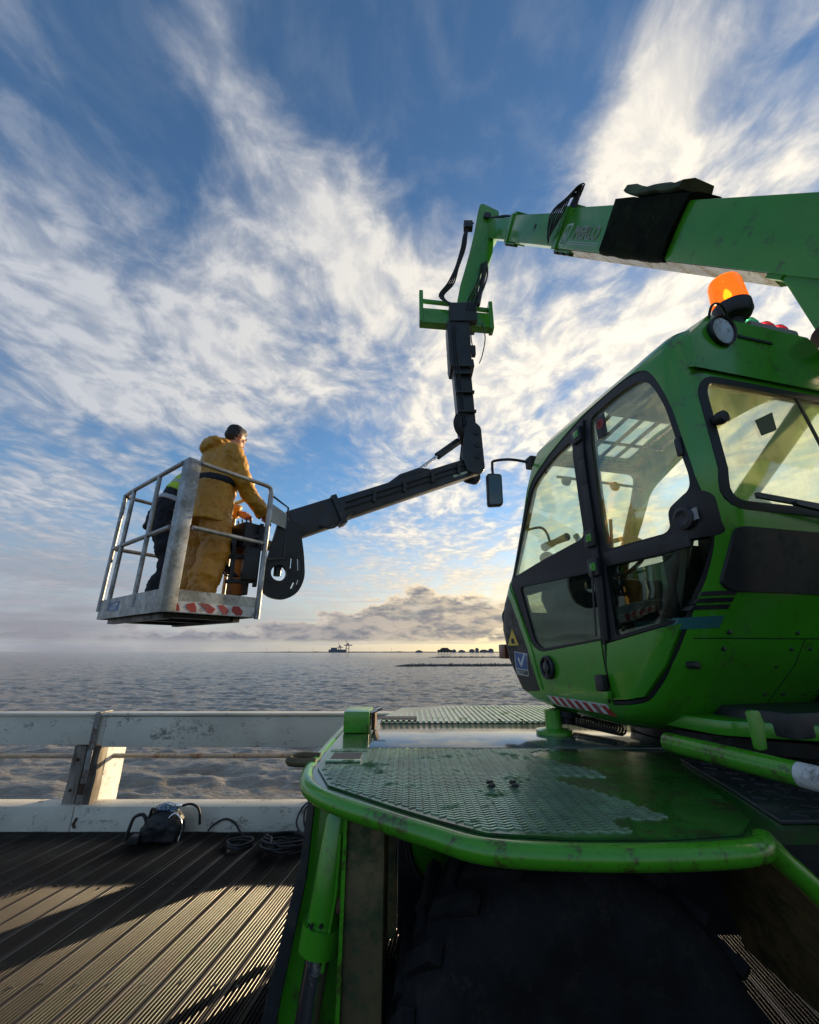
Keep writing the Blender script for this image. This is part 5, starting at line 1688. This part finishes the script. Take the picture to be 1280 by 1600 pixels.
# ================================================================== PEOPLE
def hand(mb, wrist, palm_dir, side_dir, s=1.0, curl=.7):
    """palm and five separate curled fingers; palm_dir = along the hand, side_dir = towards the thumb"""
    w, d = Vector(wrist), Vector(palm_dir).normalized()
    sd = (Vector(side_dir) - d * d.dot(Vector(side_dir))).normalized()
    dn = d.cross(sd).normalized()
    if dn.z > 0:
        dn = -dn
    mb.tube([w - d * .03, w + d * .02, w + d * .06, w + d * .095], [.026 * s, .034 * s, .040 * s, .034 * s], 10)
    for k, (o, L) in enumerate(((.030, .070), (.010, .080), (-.010, .075), (-.029, .058))):
        b = w + d * .085 + sd * o
        k1 = b + d * L * .45 + dn * L * .12 * curl
        k2 = k1 + (d * (1 - curl * .6) + dn * curl * .9).normalized() * L * .32
        k3 = k2 + (d * (.5 - curl) + dn * 1.0).normalized() * L * .26
        mb.tube([b - d * .02, b, k1, k2, k3], [.0095 * s, .0095 * s, .009 * s, .0085 * s, .007 * s], 8)
    b = w + d * .03 + sd * .032
    k1 = b + (d * .6 + sd * .7 + dn * .3).normalized() * .035
    k2 = k1 + (d * .9 + sd * .1 + dn * .5).normalized() * .03
    mb.tube([w + d * .02 + sd * .01, b, k1, k2], [.013 * s, .012 * s, .0105 * s, .008 * s], 8)


def head_shape(mb, c, yaw, pitch):
    """skull, jaw, nose, ears around centre c; faces local +Y turned by yaw, pitched down by pitch"""
    M = Matrix.Translation(c) @ Matrix.Rotation(yaw, 4, 'Z') @ Matrix.Rotation(-pitch, 4, 'X')
    mb.ball((0, -.012, .025), (.076, .096, .092), 12, M)
    mb.ball((0, .025, -.035), (.060, .070, .075), 10, M)
    mb.ball((0, .062, -.080), (.030, .026, .026), 8, M)
    mb.ball((0, .085, .035), (.050, .018, .018), 8, M)
    mb.tube([M @ Vector((0, .088, .028)), M @ Vector((0, .106, -.005)), M @ Vector((0, .112, -.022)), M @ Vector((0, .090, -.030))], [.008, .011, .014, .010], 8)
    mb.ball((0, .086, -.052), (.026, .012, .009), 6, M)
    for s in (-1, 1):
        mb.ball((s * .078, -.006, -.005), (.010, .022, .033), 8, M)
        mb.ball((s * .040, .055, -.018), (.026, .028, .024), 8, M)
    return M


def hair_cap(M, short=True):
    mb = MB()
    n, m = 14, 22
    vs, idx = [], {}
    o = MB()
    for (cx, cy, cz, rx, ry, rz) in ((0, -.018, .036, .080, .098, .090), (0, -.052, -.005, .070, .064, .080), (0, .03, .085, .062, .055, .040)):
        o.ball((cx, cy, cz), (rx, ry, rz), 12, M)
    return o


def build_person(name, label, scale, loc, rz, spine, srx, sry, legs, arms, head, jacket, trou, hood=None, bands=None, coat_m=None, trou_m=None, boot_m=BOOT, hem=None):
    W = Matrix.Translation(loc) @ Matrix.Rotation(rz, 4, 'Z') @ Matrix.Scale(scale, 4)

    def xf(me):
        me.transform(W)
        return me
    body = MB()
    body.limb(spine, [r * .85 for r in srx], [r * .85 for r in sry])
    nb, hc, yaw, pitch = head
    body.tube([Vector(spine[-1]) - Vector((0, .01, .05)), nb, Vector(nb).lerp(Vector(hc), .8)], [.06, .054, .052], 12)
    HM = head_shape(body, hc, yaw, pitch)
    for lg in legs:
        body.tube([Vector(p) for p in lg], [.085, .075, .055, .05, .043, .04][:len(lg)], 10)
    for ar in arms:
        body.tube([Vector(p) for p in ar['pts']], [.05, .045, .04, .034, .027][:len(ar['pts'])], 10)
        p = [Vector(q) for q in ar['pts']]
        hand(body, p[-1], p[-1] - p[-2], ar['thumb'], 1.0, ar.get('curl', .7))
    root = link(name, xf(remesh(body, .0075, 0, 1, 1)), SKIN, None, smooth=70)
    tag(root, label, 'person', None)
    coat = MB()
    coat.limb(*jacket)
    for ar in arms:
        p = [Vector(q) for q in ar['pts']]
        e = p[-1].lerp(p[-2], .05)
        coat.tube(spline(p[:-1] + [e], 3), [.088 + (.066 - .088) * i / (3 * (len(p) - 1)) for i in range(3 * (len(p) - 1) + 1)], 14)
        coat.ball(tuple(p[0]), (.095, .095, .085), 8)
    if hood:
        for c, r in hood:
            coat.ball(c, r, 10)
    link('jacket', xf(remesh(coat, .010, .034, .10, 1)), coat_m, root, smooth=70)
    tr = MB()
    for lg in legs:
        p = spline([Vector(q) for q in lg[:-1]], 4)
        k = len(p)
        tr.tube(p, [trou[0] + (trou[1] - trou[0]) * i / (k - 1) + .006 * math.sin(i * 1.7) for i in range(k)], 16)
    hp = Vector(spine[0])
    tr.ball(tuple(hp), (.175, .135, .14), 10)
    link('trousers', xf(remesh(tr, .010, .038, .09, 1)), trou_m, root, smooth=70)
    for lg in legs:
        a = Vector(lg[-2])
        f = Vector(lg[-1])
        d = (f - a)
        d.z = 0
        d.normalize()
        bt = MB()
        g = Vector((a.x, a.y, 0))
        bt.tube([g + Vector((0, 0, .20)), g + Vector((0, 0, .08)), g + Vector((0, 0, .05)) - d * .01], [.055, .052, .05], 12)
        bt.tube([g + Vector((0, 0, .042)) - d * .07, g + Vector((0, 0, .045)), g + d * .12 + Vector((0, 0, .042)), g + d * .19 + Vector((0, 0, .036))], [.036, .045, .045, .033], 12)
        link('boot', xf(remesh(bt, .009, 0, 1, 1)), boot_m, root, smooth=70)
    link('hair', xf(remesh(hair_cap(HM), .008, .010, .02, 1)), HAIR, root, smooth=70)
    for s in (-1, 1):
        link('eye', xf(MB().ball(tuple(HM @ Vector((s * .030, .078, .012))), .011, 6).mesh()), WHITE, root, smooth=70)
        link('eyebrow', xf(MB().tube([HM @ Vector((s * .018, .096, .036)), HM @ Vector((s * .034, .092, .040)), HM @ Vector((s * .048, .082, .036))], .003, 6).mesh()), HAIR, root, smooth=70)
    if bands:
        for nm, mt, args in bands:
            link(nm, xf(remesh(MB().limb(*args), .010, .010, .1, 1)), mt, root, smooth=70)
    return root


def people():
    # person in yellow oilskins, facing right and away, leaning on the controls
    face = math.atan2(-.66, .75)          # local +Y turned to (.66,.75)
    spine = [(0, -.01, .93), (0, 0, 1.10), (0, .03, 1.26), (0, .06, 1.40), (0, .075, 1.50)]
    jac = ([(0, -.02, .74), (0, -.015, .83), (0, -.005, .95), (0, .01, 1.12), (0, .035, 1.27), (0, .06, 1.40), (0, .075, 1.48), (0, .085, 1.53), (0, .095, 1.57)],
           [.275, .262, .25, .24, .235, .23, .18, .11, .09], [.225, .215, .20, .19, .185, .175, .14, .11, .09])
    legs = [[(-.12, -.01, .90), (-.135, .02, .70), (-.145, .045, .50), (-.15, .0, .28), (-.155, -.03, .05), (-.17, .16, .04)],
            [(.12, -.01, .90), (.135, .03, .70), (.145, .05, .50), (.15, .01, .28), (.155, -.02, .05), (.17, .17, .04)]]
    arms = [dict(pts=[(.21, .055, 1.42), (.235, .13, 1.25), (.225, .22, 1.10), (.20, .34, .99), (.17, .44, .92)], thumb=(-1, 0, .3)),
            dict(pts=[(-.21, .055, 1.42), (-.25, .11, 1.26), (-.25, .17, 1.12), (-.20, .28, 1.02), (-.14, .36, .98)], thumb=(1, 0, .3))]
    hood = [((0, -.06, 1.535), (.135, .085, .055)), ((0, -.10, 1.49), (.12, .06, .07)), ((.07, .0, 1.55), (.06, .075, .04)), ((-.07, .0, 1.55), (.06, .075, .04))]
    a = build_person('person', 'person in yellow oilskin jacket and trousers leaning over the basket controls', 1.035, tuple(KP(.40, .40, BZ + .046)), face,
                     spine, [.16, .15, .16, .17, .12], [.12, .11, .12, .12, .10], legs, arms, ((0, .105, 1.58), (0, .15, 1.685), rad(16), rad(16)),
                     jac, (.135, .112), hood, [('belt', NAVY, ([(0, .012, 1.10), (0, .014, 1.13), (0, .017, 1.165)], [.246, .248, .246], [.198, .20, .198]))], YELLOW_COAT, YELLOW_TROU)
    # second person: dark clothes and hi-vis top, bent forward, head behind the column
    face2 = math.atan2(-.70, .40)
    spine = [(0, -.04, .90), (0, .01, 1.07), (0, .07, 1.22), (0, .16, 1.36), (0, .23, 1.44)]
    jac = ([(0, -.05, .80), (0, -.03, .95), (0, .015, 1.08), (0, .065, 1.21), (0, .145, 1.34), (0, .215, 1.43), (0, .26, 1.475), (0, .285, 1.50)],
           [.205, .205, .20, .20, .205, .19, .12, .085], [.17, .175, .17, .165, .155, .14, .11, .08])
    legs = [[(-.10, -.04, .86), (-.11, .02, .67), (-.12, .07, .48), (-.125, .01, .27), (-.13, -.04, .05), (-.14, .15, .04)],
            [(.10, -.04, .86), (.11, .03, .67), (.12, .08, .48), (.13, .03, .27), (.135, .0, .05), (.15, .19, .04)]]
    arms = [dict(pts=[(.20, .18, 1.37), (.26, .20, 1.20), (.28, .24, 1.05), (.22, .36, .97), (.16, .46, .92)], thumb=(-1, 0, .3)),
            dict(pts=[(-.20, .18, 1.37), (-.26, .22, 1.20), (-.28, .26, 1.05), (-.22, .38, .98), (-.15, .48, .93)], thumb=(1, 0, .3))]
    bands = [('hi_vis_vest', HIVIS, ([(0, .05, 1.18), (0, .135, 1.33), (0, .205, 1.42), (0, .24, 1.455)], [.212, .218, .20, .15], [.176, .17, .152, .13])),
             ('reflective_band', REFLECT, ([(0, .012, 1.075), (0, .03, 1.125)], [.214, .214], [.182, .180])),
             ('reflective_band', REFLECT, ([(0, .09, 1.25), (0, .105, 1.285)], [.222, .222], [.176, .175]))]
    b = build_person('person', 'person in dark clothes and hi-vis top bending at the left side of the basket', 1.0, tuple(KP(1.04, .34, BZ + .046)), face2,
                     spine, [.16, .15, .155, .165, .12], [.12, .11, .12, .12, .10], legs, arms, ((0, .29, 1.50), (0, .37, 1.57), 0, rad(40)),
                     jac, (.120, .090), None, bands, NAVY, NAVY)


people()


# ================================================================== THINGS ON THE DECK
def build_bag():
    x, y = -2.30, 4.56
    r = thing('tool_bag', 'black tool bag with glossy blue and silver top leaning against the kerb', 'bag', (x, y, 0))
    b = MB()
    b.ball((x, y, .13), (.17, .11, .15), 10)
    b.ball((x + .07, y + .01, .12), (.12, .10, .12), 10)
    b.box((x - .16, y - .09, .003), (x + .17, y + .09, .12))
    me = remesh(b, .012, .022, .08, 2)
    for v in me.vertices:
        v.co.z = max(v.co.z, .003)
    link('bag_body', me, pbr('black_nylon', (.012, .012, .014), .55, 0, .3, 12, None, 0, 4, .4, 80), r, smooth=70)
    t = MB()
    t.ball((x + .0, y - .01, .262), (.085, .07, .035), 10)
    t.ball((x + .05, y + .01, .245), (.08, .07, .04), 10)
    link('shiny_cover', remesh(t, .009, .02, .04, 1), BLUEBAG, r, smooth=70)
    put(MB().tube(spline([(x - .13, y - .05, .16), (x - .17, y - .05, .215), (x - .24, y - .06, .20), (x - .265, y - .07, .12), (x - .28, y - .08, .02)], 6), .015, 8), 'strap', HOSE, r, smooth=60)
    put(MB().tube(spline([(x - .1, y - .06, .2), (x - .08, y - .08, .27), (x - .02, y - .09, .25)], 6), .012, 8), 'strap', HOSE, r, smooth=60)
    put(MB().tube(spline([(x + .09, y - .08, .20), (x + .14, y - .08, .235), (x + .19, y - .07, .18), (x + .21, y - .06, .10), (x + .20, y - .07, .02)], 6), .010, 8), 'hoop', CHROME, r, smooth=60)
    put(MB().tube(spline([(x + .10, y + .0, .25), (x + .20, y + .05, .27), (x + .28, y + .08, .22), (x + .30, y + .10, .09)], 6), .011, 8), 'strap', HOSE, r, smooth=60)
    put(MB().box((x + .10, y - .02, .25), (x + .15, y + .04, .285)), 'clasp', CHROME, r, bevel=.008)
    put(MB().box((x - .21, y - .14, .012), (x - .13, y - .07, .08)), 'side_pouch', BLACK, r, bevel=.012)


def build_cables():
    rr = random.Random(11)
    # small flat coil with an arch of cable against the kerb
    c = MB()
    pts = [(-1.93, 4.70, .02), (-1.90, 4.73, .06), (-1.80, 4.745, .105), (-1.70, 4.74, .075), (-1.62, 4.70, .015), (-1.55, 4.62, .012)]
    for k in range(30):
        a = k * .7
        pts.append((-1.52 + (.11 + .02 * math.sin(k * 2.1)) * math.cos(a), 4.42 + (.09 + .015 * math.sin(k)) * math.sin(a), .012 + .0012 * k))
    c.tube(spline(pts, 5), .009, 7)
    o = put(c, 'cable_coil', HOSE, None, smooth=60)
    tag(o, 'small flat black cable coil with one arch of cable touching the kerb', 'cable', 'cables lying by the kerb')
    c = MB()
    pts = []
    for k in range(64):
        a = k * .62
        rx = .19 + .05 * math.sin(k * 1.3) + rr.uniform(-.02, .02)
        ry = .13 + .03 * math.sin(k * .8) + rr.uniform(-.02, .02)
        pts.append((-1.07 + rx * math.cos(a) + rr.uniform(-.01, .01), 4.36 + ry * math.sin(a), .012 + .0014 * k + rr.uniform(0, .012)))
    pts += [(-1.0, 4.55, .05), (-1.08, 4.66, .10), (-1.05, 4.72, .20), (-.98, 4.735, .245), (-.90, 4.73, .20), (-.86, 4.68, .08), (-.92, 4.6, .03), (-1.0, 4.66, .08), (-1.02, 4.73, .19), (-.95, 4.74, .235), (-.86, 4.735, .19), (-.80, 4.68, .05), (-.82, 4.5, .014)]
    c.tube(spline(pts, 4), .009, 7)
    o = put(c, 'cable_coil', HOSE, None, smooth=60)
    tag(o, 'large tangled black cable coil with upright loops beside the stabiliser leg', 'cable', 'cables lying by the kerb')


build_bag()
build_cables()
